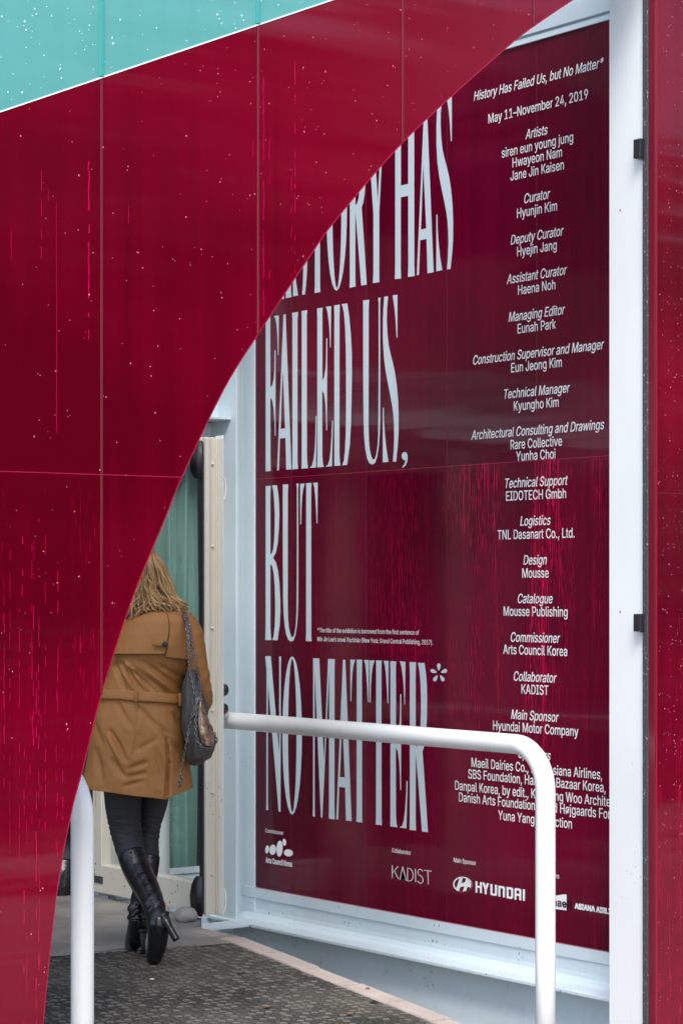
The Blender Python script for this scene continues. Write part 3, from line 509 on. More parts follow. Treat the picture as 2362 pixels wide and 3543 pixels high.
# ------------------------------------------------------------------ lettered wall
# lettering outlines, in metres on the wall (glyph units for GLY)
GLY = {' ': (188,[]),'(': (273,[[(89,207),(90,244),(94,283),(101,324),(109,364),(119,403),(132,441),(145,477),(160,510),(177,539),(236,539),(219,503),(204,466),(191,428),(179,390),(169,351),(161,313),(156,276),(152,241),(151,207),(152,176),(155,145),(160,115),(167,83),(177,50),(188,16),(202,-19),(218,-57),(236,-96),(177,-96),(150,-46),(128,4),(111,55),(99,106),(92,156)]]),')': (273,[[(37,-96),(56,-56),(72,-18),(86,18),(97,52),(106,85),(113,116),(118,147),(121,177),(122,207),(121,241),(117,276),(112,313),(104,351),(94,390),(82,428),(69,466),(54,503),(37,539),(97,539),(113,510),(128,477),(142,441),(154,403),(164,364),(173,323),(179,283),(183,244),(184,207),(182,156),(174,104),(161,53),(144,3),(123,-47),(97,-96)]]),'*': (453,[[(201,223),(206,331),(114,272),(89,315),(186,365),(89,415),(114,459),(206,400),(201,509),(250,509),(246,400),(337,459),(362,415),(266,365),(362,315),(337,272),(246,331),(250,223)]]),',': (188,[[(38,-119),(68,71),(137,71),(84,-119)]]),'.': (188,[[(95,-4),(78,-1),(63,9),(53,24),(50,41),(53,59),(63,73),(78,83),(95,87),(113,83),(128,73),(138,59),(141,41),(138,24),(128,9),(113,-1)]]),'0': (453,[[(227,-7),(191,-3),(158,7),(130,24),(105,48),(85,77),(69,113),(57,155),(50,202),(48,254),(50,306),(57,353),(69,395),(85,431),(106,461),(130,484),(159,502),(191,512),(227,516),(262,512),(295,502),(323,484),(348,461),(368,431),(384,395),(396,353),(403,306),(405,254),(403,202),(396,155),(384,113),(368,77),(348,48),(323,24),(295,7),(263,-3)],[(227,50),(261,56),(290,74),(306,92),(320,116),(330,144),(338,176),(342,213),(344,254),(342,295),(338,332),(330,365),(320,393),(306,416),(290,435),(261,453),(227,460),(192,453),(163,435),(147,416),(134,393),(123,365),(115,332),(111,295),(109,254),(111,213),(115,176),(123,144),(134,116),(147,92),(163,74),(192,56)]]),'1': (453,[[(76,0),(76,55),(391,55),(391,0)],[(276,509),(276,0),(212,0),(212,448),(209,448),(86,358),(86,427),(198,509)]]),'2': (453,[[(64,0),(64,47),(234,229),(261,257),(282,282),(299,305),(311,327),(318,348),(320,371),(317,397),(308,419),(293,436),(273,449),(250,457),(224,460),(196,457),(172,447),(153,433),(139,413),(130,390),(127,362),(66,362),(68,391),(75,418),(86,442),(111,473),(143,496),(168,507),(196,513),(225,516),(254,513),(281,507),(306,497),(337,474),(361,445),(376,411),(381,372),(378,345),(371,318),(357,290),(336,259),(317,235),(294,209),(267,180),(153,60),(153,57),(389,57),(389,0)]]),'4': (453,[[(40,105),(40,158),(247,509),(311,509),(109,166),(109,163),(413,163),(413,105)],[(282,0),(282,121),(282,146),(282,318),(343,318),(343,0)]]),'7': (453,[[(97,0),(323,448),(323,452),(62,452),(62,509),(391,509),(391,449),(165,0)]]),'9': (453,[[(226,516),(256,513),(285,506),(310,494),(333,478),(352,458),(368,434),(380,408),(387,378),(389,347),(385,309),(373,270),(359,240),(340,207),(315,168),(200,0),(130,0),(301,248),(307,248),(299,234),(287,221),(273,210),(257,202),(238,196),(218,195),(188,197),(161,203),(137,214),(106,237),(83,269),(72,294),(66,321),(64,352),(66,382),(73,411),(85,436),(101,459),(120,479),(143,494),(168,506),(196,513)],[(226,460),(199,457),(174,446),(154,429),(138,407),(129,381),(125,352),(129,322),(138,295),(154,274),(174,257),(199,247),(226,243),(254,247),(279,257),(299,273),(314,295),(324,321),(327,350),(324,381),(314,407),(299,429),(279,446),(254,457)]]),':': (188,[[(95,-4),(78,-1),(63,9),(53,24),(50,41),(53,59),(63,73),(78,83),(95,87),(113,83),(128,73),(138,59),(141,41),(138,24),(128,9),(113,-1)],[(95,271),(78,274),(63,284),(53,299),(50,316),(53,334),(63,349),(78,359),(95,362),(113,359),(128,349),(138,334),(141,316),(138,299),(128,284),(113,274)]]),'A': (480,[[(16,0),(201,509),(276,509),(463,0),(395,0),(287,302),(276,334),(264,372),(255,402),(244,438),(232,478),(245,478),(233,437),(222,402),(213,371),(201,333),(191,302),(85,0)],[(110,142),(110,199),(370,199),(370,142)]]),'B': (456,[[(60,0),(60,509),(241,509),(274,507),(304,501),(329,491),(359,469),(381,442),(394,410),(398,374),(395,344),(387,320),(373,301),(356,286),(336,275),(315,267),(315,262),(339,257),(363,245),(385,227),(402,203),(414,173),(418,136),(413,100),(400,67),(377,39),(344,18),(317,8),(284,2),(247,0)],[(125,57),(245,57),(281,60),(309,67),(330,80),(349,105),(355,137),(352,161),(342,184),(327,203),(306,218),(279,228),(248,231),(125,231)],[(125,285),(238,285),(265,288),(288,296),(308,309),(323,326),(333,348),(336,372),(330,403),(313,429),(283,446),(240,452),(125,452)]]),'C': (510,[[(267,-7),(225,-3),(186,7),(150,25),(119,49),(92,79),(70,115),(53,157),(44,203),(40,254),(44,305),(53,352),(70,393),(92,429),(119,459),(150,484),(186,501),(225,512),(267,516),(305,513),(340,504),(373,490),(402,471),(427,447),(448,418),(463,385),(473,348),(408,348),(401,373),(389,395),(375,413),(357,428),(337,440),(315,449),(292,454),(267,456),(237,453),(209,445),(184,432),(161,414),(141,391),(125,364),(113,332),(106,295),(103,254),(106,213),(113,177),(125,145),(141,117),(161,94),(184,76),(210,63),(237,56),(267,53),(292,55),(315,60),(337,69),(357,81),(375,96),(389,114),(401,136),(408,160),(473,160),(463,124),(448,91),(428,62),(402,38),(373,19),(341,5),(305,-4)]]),'D': (502,[[(219,0),(96,0),(96,57),(215,57),(254,60),(288,68),(318,81),(343,99),(363,122),(379,149),(390,181),(397,216),(399,255),(397,294),(390,329),(379,361),(364,388),(344,410),(320,428),(291,441),(258,449),(221,452),(93,452),(93,509),(225,509),(273,505),(315,495),(353,478),(385,455),(412,426),(433,391),(449,351),(458,306),(462,255),(458,205),(449,159),(433,119),(411,83),(384,54),(351,31),(312,14),(268,3)],[(125,509),(125,0),(60,0),(60,509)]]),'E': (419,[[(60,0),(60,509),(372,509),(372,452),(125,452),(125,286),(355,286),(355,229),(125,229),(125,57),(375,57),(375,0)]]),'F': (410,[[(60,0),(60,509),(369,509),(369,452),(125,452),(125,278),(346,278),(346,221),(125,221),(125,0)]]),'G': (520,[[(269,-7),(225,-3),(185,7),(149,25),(118,49),(91,79),(69,116),(53,157),(43,203),(40,254),(43,305),(53,352),(69,393),(91,429),(117,459),(149,484),(184,501),(223,512),(265,516),(304,513),(340,504),(374,489),(403,469),(429,445),(449,416),(465,384),(474,349),(408,349),(399,372),(387,393),(373,411),(356,427),(337,439),(315,448),(291,454),(265,456),(236,453),(209,445),(183,432),(160,414),(141,392),(125,364),(113,332),(106,295),(103,254),(106,213),(113,177),(125,145),(141,117),(161,95),(184,76),(210,63),(238,56),(269,53),(309,57),(345,71),(374,93),(396,123),(407,147),(413,173),(415,202),(434,199),(283,199),(283,256),(478,256),(478,200),(475,160),(466,124),(451,91),(431,62),(406,38),(377,19),(344,5),(308,-4)]]),'H': (517,[[(60,0),(60,509),(125,509),(125,289),(392,289),(392,509),(457,509),(457,0),(392,0),(392,232),(125,232),(125,0)]]),'I': (300,[[(31,0),(31,57),(118,57),(118,452),(31,452),(31,509),(269,509),(269,452),(183,452),(183,57),(269,57),(269,0)]]),'J': (396,[[(185,-7),(143,-2),(106,11),(75,33),(52,63),(38,100),(33,145),(33,173),(98,173),(98,145),(104,104),(122,74),(149,56),(185,50),(220,56),(248,74),(266,104),(272,145),(272,509),(336,509),(336,145),(332,100),(318,63),(294,33),(263,11),(227,-2)]]),'K': (467,[[(104,145),(104,216),(122,239),(139,261),(157,282),(174,303),(193,324),(212,344),(364,509),(448,509),(231,276),(228,276)],[(60,0),(60,509),(125,509),(125,334),(124,225),(125,193),(125,0)],[(372,0),(188,259),(228,309),(449,0)]]),'L': (393,[[(60,0),(60,509),(125,509),(125,57),(361,57),(361,0)]]),'M': (628,[[(60,0),(60,509),(152,509),(277,187),(287,159),(299,123),(311,84),(322,49),(307,49),(318,83),(330,121),(342,158),(352,187),(476,509),(568,509),(568,0),(504,0),(504,291),(504,327),(505,369),(506,413),(507,457),(513,457),(505,433),(498,409),(482,363),(467,322),(456,291),(342,0),(286,0),(170,291),(159,321),(145,361),(129,408),(112,457),(119,457),(120,416),(121,372),(122,328),(122,291),(122,0)]]),'N': (523,[[(60,0),(60,509),(136,509),(343,183),(352,169),(363,151),(375,130),(388,107),(401,82),(414,55),(405,54),(402,81),(401,108),(400,134),(399,157),(399,195),(399,509),(463,509),(463,0),(387,0),(202,290),(177,331),(164,354),(148,381),(108,452),(119,454),(122,384),(124,328),(125,291),(125,0)]]),'O': (533,[[(267,-7),(225,-3),(186,7),(150,25),(119,49),(92,79),(70,115),(53,157),(44,203),(40,254),(44,305),(53,352),(70,393),(92,429),(119,459),(150,484),(186,501),(225,512),(267,516),(309,512),(348,501),(384,484),(415,459),(442,429),(464,393),(480,352),(490,305),(493,254),(490,203),(480,157),(464,115),(442,79),(415,49),(384,25),(348,7),(309,-3)],[(267,53),(296,55),(324,63),(349,76),(372,94),(392,116),(408,144),(420,176),(428,213),(430,254),(428,295),(420,332),(408,365),(392,392),(372,415),(349,433),(324,446),(296,453),(267,456),(237,453),(210,445),(184,433),(161,415),(142,392),(125,364),(113,332),(106,295),(103,254),(106,213),(113,176),(125,144),(142,117),(161,94),(184,76),(210,63),(237,55)]]),'P': (445,[[(60,0),(60,509),(235,509),(272,506),(305,499),(332,487),(356,471),(375,452),(390,430),(400,404),(407,377),(409,348),(407,318),(400,291),(390,265),(375,243),(356,223),(332,207),(305,195),(272,188),(235,186),(109,186),(109,242),(233,242),(269,246),(297,256),(318,272),(333,294),(342,319),(344,348),(342,376),(333,402),(318,423),(297,439),(268,449),(232,452),(125,452),(125,0)]]),'R': (449,[[(60,0),(60,509),(236,509),(273,506),(305,500),(333,489),(367,465),(390,433),(401,408),(407,381),(409,352),(407,323),(401,296),(390,271),(367,240),(333,217),(305,206),(273,200),(236,198),(96,198),(96,255),(234,255),(269,258),(298,267),(319,281),(334,300),(342,324),(345,352),(342,380),(334,405),(319,425),(298,440),(269,449),(233,452),(125,452),(125,0)],[(353,0),(230,229),(303,229),(428,0)]]),'S': (447,[[(224,-9),(188,-7),(156,-1),(128,9),(102,23),(81,40),(64,60),(51,83),(42,109),(38,137),(104,137),(110,110),(123,88),(142,71),(166,59),(194,52),(224,49),(257,52),(286,60),(311,74),(329,92),(341,114),(346,139),(342,161),(332,179),(316,193),(296,205),(272,214),(245,222),(184,239),(145,253),(112,269),(86,289),(67,313),(56,341),(52,372),(58,413),(75,448),(92,468),(113,484),(138,498),(165,508),(195,514),(227,516),(259,514),(289,508),(316,498),(351,476),(377,449),(394,415),(401,378),(337,378),(326,412),(302,437),(280,449),(254,456),(225,459),(194,456),(167,448),(145,435),(129,418),(118,398),(115,376),(119,352),(131,334),(148,319),(169,308),(191,300),(212,293),(264,279),(287,272),(312,264),(336,252),(359,238),(379,220),(395,198),(405,171),(408,139),(403,99),(386,64),(370,43),(349,25),(323,11),(294,0),(261,-7)]]),'T': (449,[[(32,452),(32,509),(417,509),(417,452),(257,452),(257,0),(193,0),(193,452)]]),'U': (517,[[(259,-8),(220,-6),(186,2),(154,15),(126,33),(103,55),(85,80),(71,108),(63,140),(60,173),(60,509),(124,509),(124,178),(128,144),(141,113),(160,87),(187,68),(220,56),(259,52),(298,56),(331,68),(357,87),(377,113),(389,144),(393,178),(393,509),(457,509),(457,173),(454,140),(446,108),(433,80),(414,55),(391,33),(363,15),(332,2),(297,-6)]]),'W': (686,[[(155,0),(16,509),(82,509),(163,196),(170,171),(175,145),(187,94),(192,67),(197,40),(189,40),(194,67),(200,94),(205,120),(211,145),(224,196),(306,509),(380,509),(462,196),(468,171),(474,145),(486,94),(492,67),(497,40),(488,40),(493,67),(499,94),(504,120),(510,145),(523,196),(603,509),(670,509),(530,0),(455,0),(368,323),(359,356),(351,391),(346,417),(341,445),(336,475),(350,475),(345,446),(340,420),(335,395),(327,359),(318,323),(230,0)]]),'Y': (472,[[(203,0),(203,208),(16,509),(91,509),(192,344),(208,318),(222,292),(236,264),(250,230),(224,230),(237,265),(251,293),(265,318),(280,344),(381,509),(455,509),(268,208),(268,0)]]),'a': (389,[[(160,-9),(126,-5),(94,5),(68,22),(48,45),(35,73),(30,108),(34,138),(43,161),(58,179),(78,193),(100,203),(125,211),(152,216),(178,220),(234,227),(252,230),(265,235),(273,243),(276,255),(276,257),(273,279),(267,297),(256,311),(240,322),(220,329),(196,331),(171,329),(149,322),(132,313),(118,301),(107,288),(100,274),(41,291),(57,322),(79,346),(104,364),(133,375),(163,382),(194,384),(215,383),(239,379),(263,372),(286,360),(306,343),(322,320),(333,290),(337,251),(337,0),(277,0),(277,52),(272,52),(264,38),(252,25),(236,12),(215,1),(190,-6)],[(170,45),(202,49),(228,59),(248,74),(263,93),(272,115),(276,138),(276,190),(270,186),(259,182),(246,179),(231,176),(200,171),(175,168),(154,164),(134,159),(117,150),(103,139),(95,124),(92,105),(94,87),(102,72),(114,61),(130,52),(149,47)]]),'b': (424,[[(229,-8),(198,-5),(172,4),(153,17),(138,31),(127,46),(118,59),(112,59),(112,0),(53,0),(53,509),(114,509),(114,319),(118,319),(127,331),(137,346),(152,360),(171,373),(197,381),(229,384),(259,382),(287,374),(313,361),(335,342),(354,320),(370,293),(381,261),(388,227),(390,189),(388,151),(381,116),(370,84),(355,57),(336,34),(313,16),(288,3),(260,-6)],[(220,47),(253,51),(279,66),(301,88),(316,117),(325,151),(328,189),(325,227),(316,261),(301,290),(280,311),(253,325),(220,330),(188,325),(161,312),(140,291),(125,263),(116,229),(113,189),(116,150),(125,115),(140,86),(162,65),(188,51)]]),'c': (396,[[(207,-8),(174,-5),(144,3),(117,16),(93,35),(72,58),(56,85),(44,116),(37,150),(34,187),(37,225),(44,260),(56,291),(72,318),(93,341),(117,360),(144,374),(174,382),(207,384),(234,383),(260,377),(284,368),(305,356),(324,341),(340,322),(353,301),(362,277),(303,262),(298,276),(290,289),(281,301),(270,311),(257,319),(242,325),(226,329),(207,330),(173,325),(145,310),(124,287),(108,258),(99,224),(96,187),(99,151),(108,117),(124,89),(145,66),(173,51),(207,46),(226,48),(243,52),(258,58),(271,66),(282,76),(292,89),(299,102),(304,117),(363,102),(354,78),(341,56),(325,37),(306,21),(285,9),(261,-1),(235,-6)]]),'d': (424,[[(195,-8),(165,-6),(137,3),(111,16),(89,34),(70,57),(55,84),(43,116),(36,151),(34,189),(36,227),(43,261),(55,293),(70,320),(89,342),(112,361),(137,374),(165,382),(196,384),(228,381),(253,373),(272,360),(287,346),(298,331),(306,319),(311,319),(311,509),(372,509),(372,0),(313,0),(313,59),(307,59),(298,46),(287,31),(272,17),(252,4),(227,-5)],[(205,47),(236,51),(263,65),(284,86),(299,115),(309,150),(312,189),(309,229),(300,263),(284,291),(263,312),(237,325),(205,330),(172,325),(145,311),(124,290),(108,261),(99,227),(96,189),(99,151),(109,117),(124,88),(145,66),(172,51)]]),'e': (404,[[(212,-8),(177,-5),(145,3),(117,16),(92,35),(72,58),(56,85),(44,116),(37,150),(34,187),(36,224),(44,258),(55,290),(71,317),(91,340),(115,359),(142,373),(172,382),(205,384),(236,382),(266,374),(294,361),(319,341),(341,315),(357,282),(365,256),(370,227),(371,194),(371,169),(75,169),(75,221),(338,221),(310,202),(307,237),(298,269),(283,294),(263,314),(237,326),(205,330),(173,326),(146,313),(125,294),(109,270),(99,241),(96,211),(96,178),(100,139),(110,106),(128,80),(151,61),(179,50),(212,46),(234,48),(254,53),(271,61),(285,73),(297,88),(306,105),(365,91),(353,63),(335,39),(311,19),(283,4),(249,-5)]]),'f': (254,[[(228,379),(228,327),(6,327),(6,379)],[(81,0),(81,432),(84,461),(96,486),(113,505),(135,519),(161,527),(187,530),(207,529),(222,527),(234,524),(243,521),(227,468),(215,472),(206,473),(195,474),(171,470),(154,460),(145,443),(142,419),(142,0)]]),'g': (425,[[(207,-151),(168,-148),(134,-140),(105,-127),(82,-110),(64,-91),(51,-69),(101,-41),(110,-53),(122,-66),(136,-78),(154,-88),(178,-95),(207,-97),(249,-92),(282,-75),(304,-47),(311,-6),(311,68),(306,68),(298,56),(287,41),(272,28),(252,16),(227,8),(195,5),(165,7),(138,14),(113,27),(90,43),(71,65),(55,90),(43,120),(36,154),(34,191),(36,229),(43,263),(55,293),(71,320),(90,342),(112,361),(138,374),(166,382),(196,384),(228,382),(253,373),(273,360),(288,346),(299,331),(308,319),(313,319),(313,379),(372,379),(372,-9),(370,-40),(363,-67),(350,-90),(324,-117),(291,-136),(265,-144),(237,-149)],[(205,59),(237,63),(264,75),(285,95),(300,121),(309,154),(312,193),(309,231),(300,264),(285,291),(264,312),(237,325),(205,330),(172,325),(145,312),(124,290),(109,262),(99,229),(96,193),(99,155),(109,123),(124,96),(145,76),(172,63)]]),'h': (410,[[(114,227),(114,0),(53,0),(53,509),(114,509),(114,287),(102,287),(116,319),(132,344),(152,362),(187,379),(227,384),(264,380),(295,369),(321,349),(341,321),(350,298),(355,271),(357,240),(357,0),(296,0),(296,235),(290,275),(273,304),(246,323),(210,329),(184,326),(161,317),(141,303),(126,283),(117,257)]]),'i': (167,[[(53,0),(53,379),(114,379),(114,0)],[(84,443),(67,446),(54,455),(44,468),(41,483),(44,499),(54,512),(67,521),(84,524),(100,521),(114,512),(123,499),(126,483),(123,468),(114,455),(100,446)]]),'j': (167,[[(53,379),(114,379),(114,-30),(111,-63),(102,-90),(86,-113),(65,-129),(37,-139),(4,-143),(-10,-143),(-10,-87),(2,-87),(25,-83),(40,-72),(50,-54),(53,-29)],[(83,443),(67,446),(53,455),(44,468),(41,483),(44,499),(53,512),(67,521),(83,524),(100,521),(114,512),(123,499),(126,483),(123,468),(114,455),(100,446)]]),'k': (381,[[(110,137),(110,212),(121,212),(284,379),(360,379),(184,199),(177,199)],[(53,0),(53,509),(114,509),(114,0)],[(294,0),(148,186),(191,229),(372,0)]]),'l': (189,[[(139,-2),(101,3),(74,20),(58,47),(53,84),(53,509),(114,509),(114,99),(115,77),(120,62),(130,54),(146,52),(160,53),(170,54),(181,3),(162,-1),(151,-2)]]),'m': (610,[[(53,0),(53,379),(112,379),(112,295),(108,295),(118,323),(132,346),(151,363),(172,376),(195,384),(219,386),(257,380),(287,361),(309,331),(321,295),(312,295),(322,321),(337,343),(357,361),(381,375),(407,383),(437,386),(468,383),(497,372),(522,354),(541,328),(553,296),(557,255),(557,0),(496,0),(496,254),(490,289),(473,313),(447,326),(419,330),(395,328),(374,320),(358,307),(345,290),(338,270),(335,247),(335,0),(274,0),(274,260),(269,288),(253,311),(229,326),(199,330),(178,328),(158,320),(140,307),(126,289),(117,266),(114,238),(114,0)]]),'n': (410,[[(114,227),(114,0),(53,0),(53,379),(112,379),(112,287),(102,287),(116,319),(132,344),(152,362),(187,379),(227,384),(264,380),(295,369),(321,349),(341,321),(350,298),(355,271),(357,240),(357,0),(296,0),(296,235),(290,275),(273,304),(246,323),(210,329),(184,326),(161,317),(141,303),(126,283),(117,257)]]),'o': (415,[[(207,-8),(174,-5),(144,3),(117,16),(93,35),(72,58),(56,85),(44,116),(37,150),(34,187),(37,225),(44,260),(56,291),(72,318),(93,341),(117,360),(144,374),(174,382),(207,384),(241,382),(271,374),(299,360),(323,341),(343,318),(359,291),(371,260),(379,225),(381,187),(379,150),(371,116),(359,85),(343,58),(323,35),(299,16),(271,3),(241,-5)],[(207,46),(242,51),(270,66),(292,89),(307,117),(316,151),(319,187),(316,224),(307,258),(292,287),(270,310),(242,325),(207,330),(173,325),(145,310),(124,287),(108,258),(99,224),(96,187),(99,151),(108,117),(124,89),(145,66),(173,51)]]),'p': (424,[[(53,-143),(53,379),(112,379),(112,319),(118,319),(126,331),(137,346),(152,360),(171,373),(197,381),(229,384),(259,382),(287,374),(313,361),(335,342),(354,320),(370,293),(381,261),(388,227),(390,189),(388,151),(381,116),(370,84),(355,57),(336,34),(313,16),(288,3),(260,-6),(229,-8),(198,-5),(173,4),(153,17),(138,31),(127,46),(118,59),(114,59),(114,-143)],[(220,47),(253,51),(279,66),(301,88),(316,117),(325,151),(328,189),(325,227),(316,261),(301,290),(280,311),(253,325),(220,330),(188,325),(161,312),(140,291),(125,263),(116,229),(113,189),(116,150),(125,115),(140,86),(162,65),(188,51)]]),'r': (259,[[(53,0),(53,379),(112,379),(112,321),(115,321),(130,347),(152,367),(181,380),(213,385),(229,384),(243,384),(243,322),(230,324),(219,325),(207,326),(182,323),(159,315),(140,301),(126,284),(117,262),(114,237),(114,0)]]),'s': (365,[[(182,-8),(145,-5),(112,3),(84,18),(62,38),(45,63),(36,94),(94,107),(105,79),(124,60),(150,49),(181,45),(217,50),(244,62),(262,81),(268,103),(265,121),(254,136),(237,147),(212,155),(149,170),(118,180),(92,192),(72,208),(53,237),(47,274),(51,305),(65,332),(87,354),(115,370),(149,381),(187,384),(223,381),(254,372),(279,358),(299,339),(314,316),(324,290),(268,277),(258,298),(243,316),(219,328),(187,333),(156,329),(131,317),(114,299),(109,277),(112,258),(124,243),(144,232),(172,223),(229,209),(261,200),(287,187),(306,171),(325,142),(331,107),(326,75),(312,47),(290,24),(260,6),(223,-5)]]),'t': (227,[[(204,379),(204,327),(6,327),(6,379)],[(65,471),(126,471),(126,98),(128,76),(136,61),(150,53),(170,50),(185,51),(202,54),(213,2),(203,-1),(192,-3),(180,-4),(168,-4),(138,-1),(113,7),(92,21),(72,52),(65,93)]]),'u': (410,[[(182,-5),(146,-1),(115,11),(89,31),(69,59),(60,82),(54,109),(53,139),(53,379),(114,379),(114,144),(119,105),(137,75),(164,56),(200,50),(226,53),(249,62),(268,77),(283,97),(293,122),(296,153),(296,379),(357,379),(357,0),(298,0),(298,92),(307,92),(294,60),(277,35),(257,17),(222,0)]]),'v': (389,[[(163,0),(17,379),(84,379),(165,155),(177,121),(187,87),(196,53),(206,21),(184,21),(194,53),(203,87),(213,121),(224,155),(305,379),(371,379),(226,0)]]),'w': (567,[[(138,0),(23,379),(87,379),(133,214),(143,177),(154,137),(161,107),(168,75),(175,41),(165,41),(172,74),(179,105),(186,135),(192,163),(199,189),(206,214),(252,379),(316,379),(362,214),(368,189),(375,163),(382,136),(388,106),(395,75),(402,41),(391,41),(399,75),(406,106),(413,135),(420,163),(427,189),(434,214),(480,379),(545,379),(429,0),(368,0),(319,172),(305,225),(297,252),(291,280),(277,338),(291,338),(277,280),(263,225),(255,198),(248,172),(199,0)]]),'x': (379,[[(21,0),(171,218),(171,171),(29,379),(100,379),(147,306),(164,279),(179,253),(193,229),(207,206),(175,206),(190,229),(202,253),(216,279),(233,306),(282,379),(352,379),(209,169),(209,214),(358,0),(287,0),(231,85),(214,112),(200,136),(187,159),(173,182),(205,182),(191,159),(178,136),(165,112),(148,85),(91,0)]]),'y': (389,[[(47,-139),(61,-86),(71,-87),(88,-90),(104,-89),(118,-84),(130,-74),(141,-58),(151,-36),(163,-1),(17,379),(84,379),(165,155),(177,121),(187,87),(196,53),(206,21),(184,21),(193,53),(202,87),(212,121),(224,155),(305,379),(371,379),(204,-58),(191,-85),(177,-107),(159,-124),(139,-136),(117,-143),(91,-145),(77,-145),(65,-143),(54,-141)]]),'z': (380,[[(42,0),(42,46),(254,320),(254,323),(48,323),(48,379),(333,379),(333,331),(126,60),(126,56),(339,56),(339,0)]]),'ø': (415,[[(207,-8),(174,-5),(144,3),(117,16),(93,35),(72,58),(56,85),(44,116),(37,150),(34,187),(37,225),(44,260),(56,291),(72,318),(93,341),(117,360),(144,374),(174,382),(207,384),(241,382),(271,374),(299,360),(323,341),(343,318),(359,291),(371,260),(379,225),(381,187),(379,150),(371,116),(359,85),(343,58),(323,35),(299,16),(271,3),(241,-5)],[(207,46),(242,51),(270,66),(292,89),(307,117),(316,151),(319,187),(316,224),(307,258),(292,287),(270,310),(242,325),(207,330),(173,325),(145,310),(124,287),(108,258),(99,224),(96,187),(99,151),(108,117),(124,89),(145,66),(173,51)],[(64,-15),(27,15),(352,395),(388,364)]]),'–': (350,[[(350,244),(350,188),(0,188),(0,244)]]),'’': (177,[[(52,318),(82,509),(151,509),(98,318)]])}
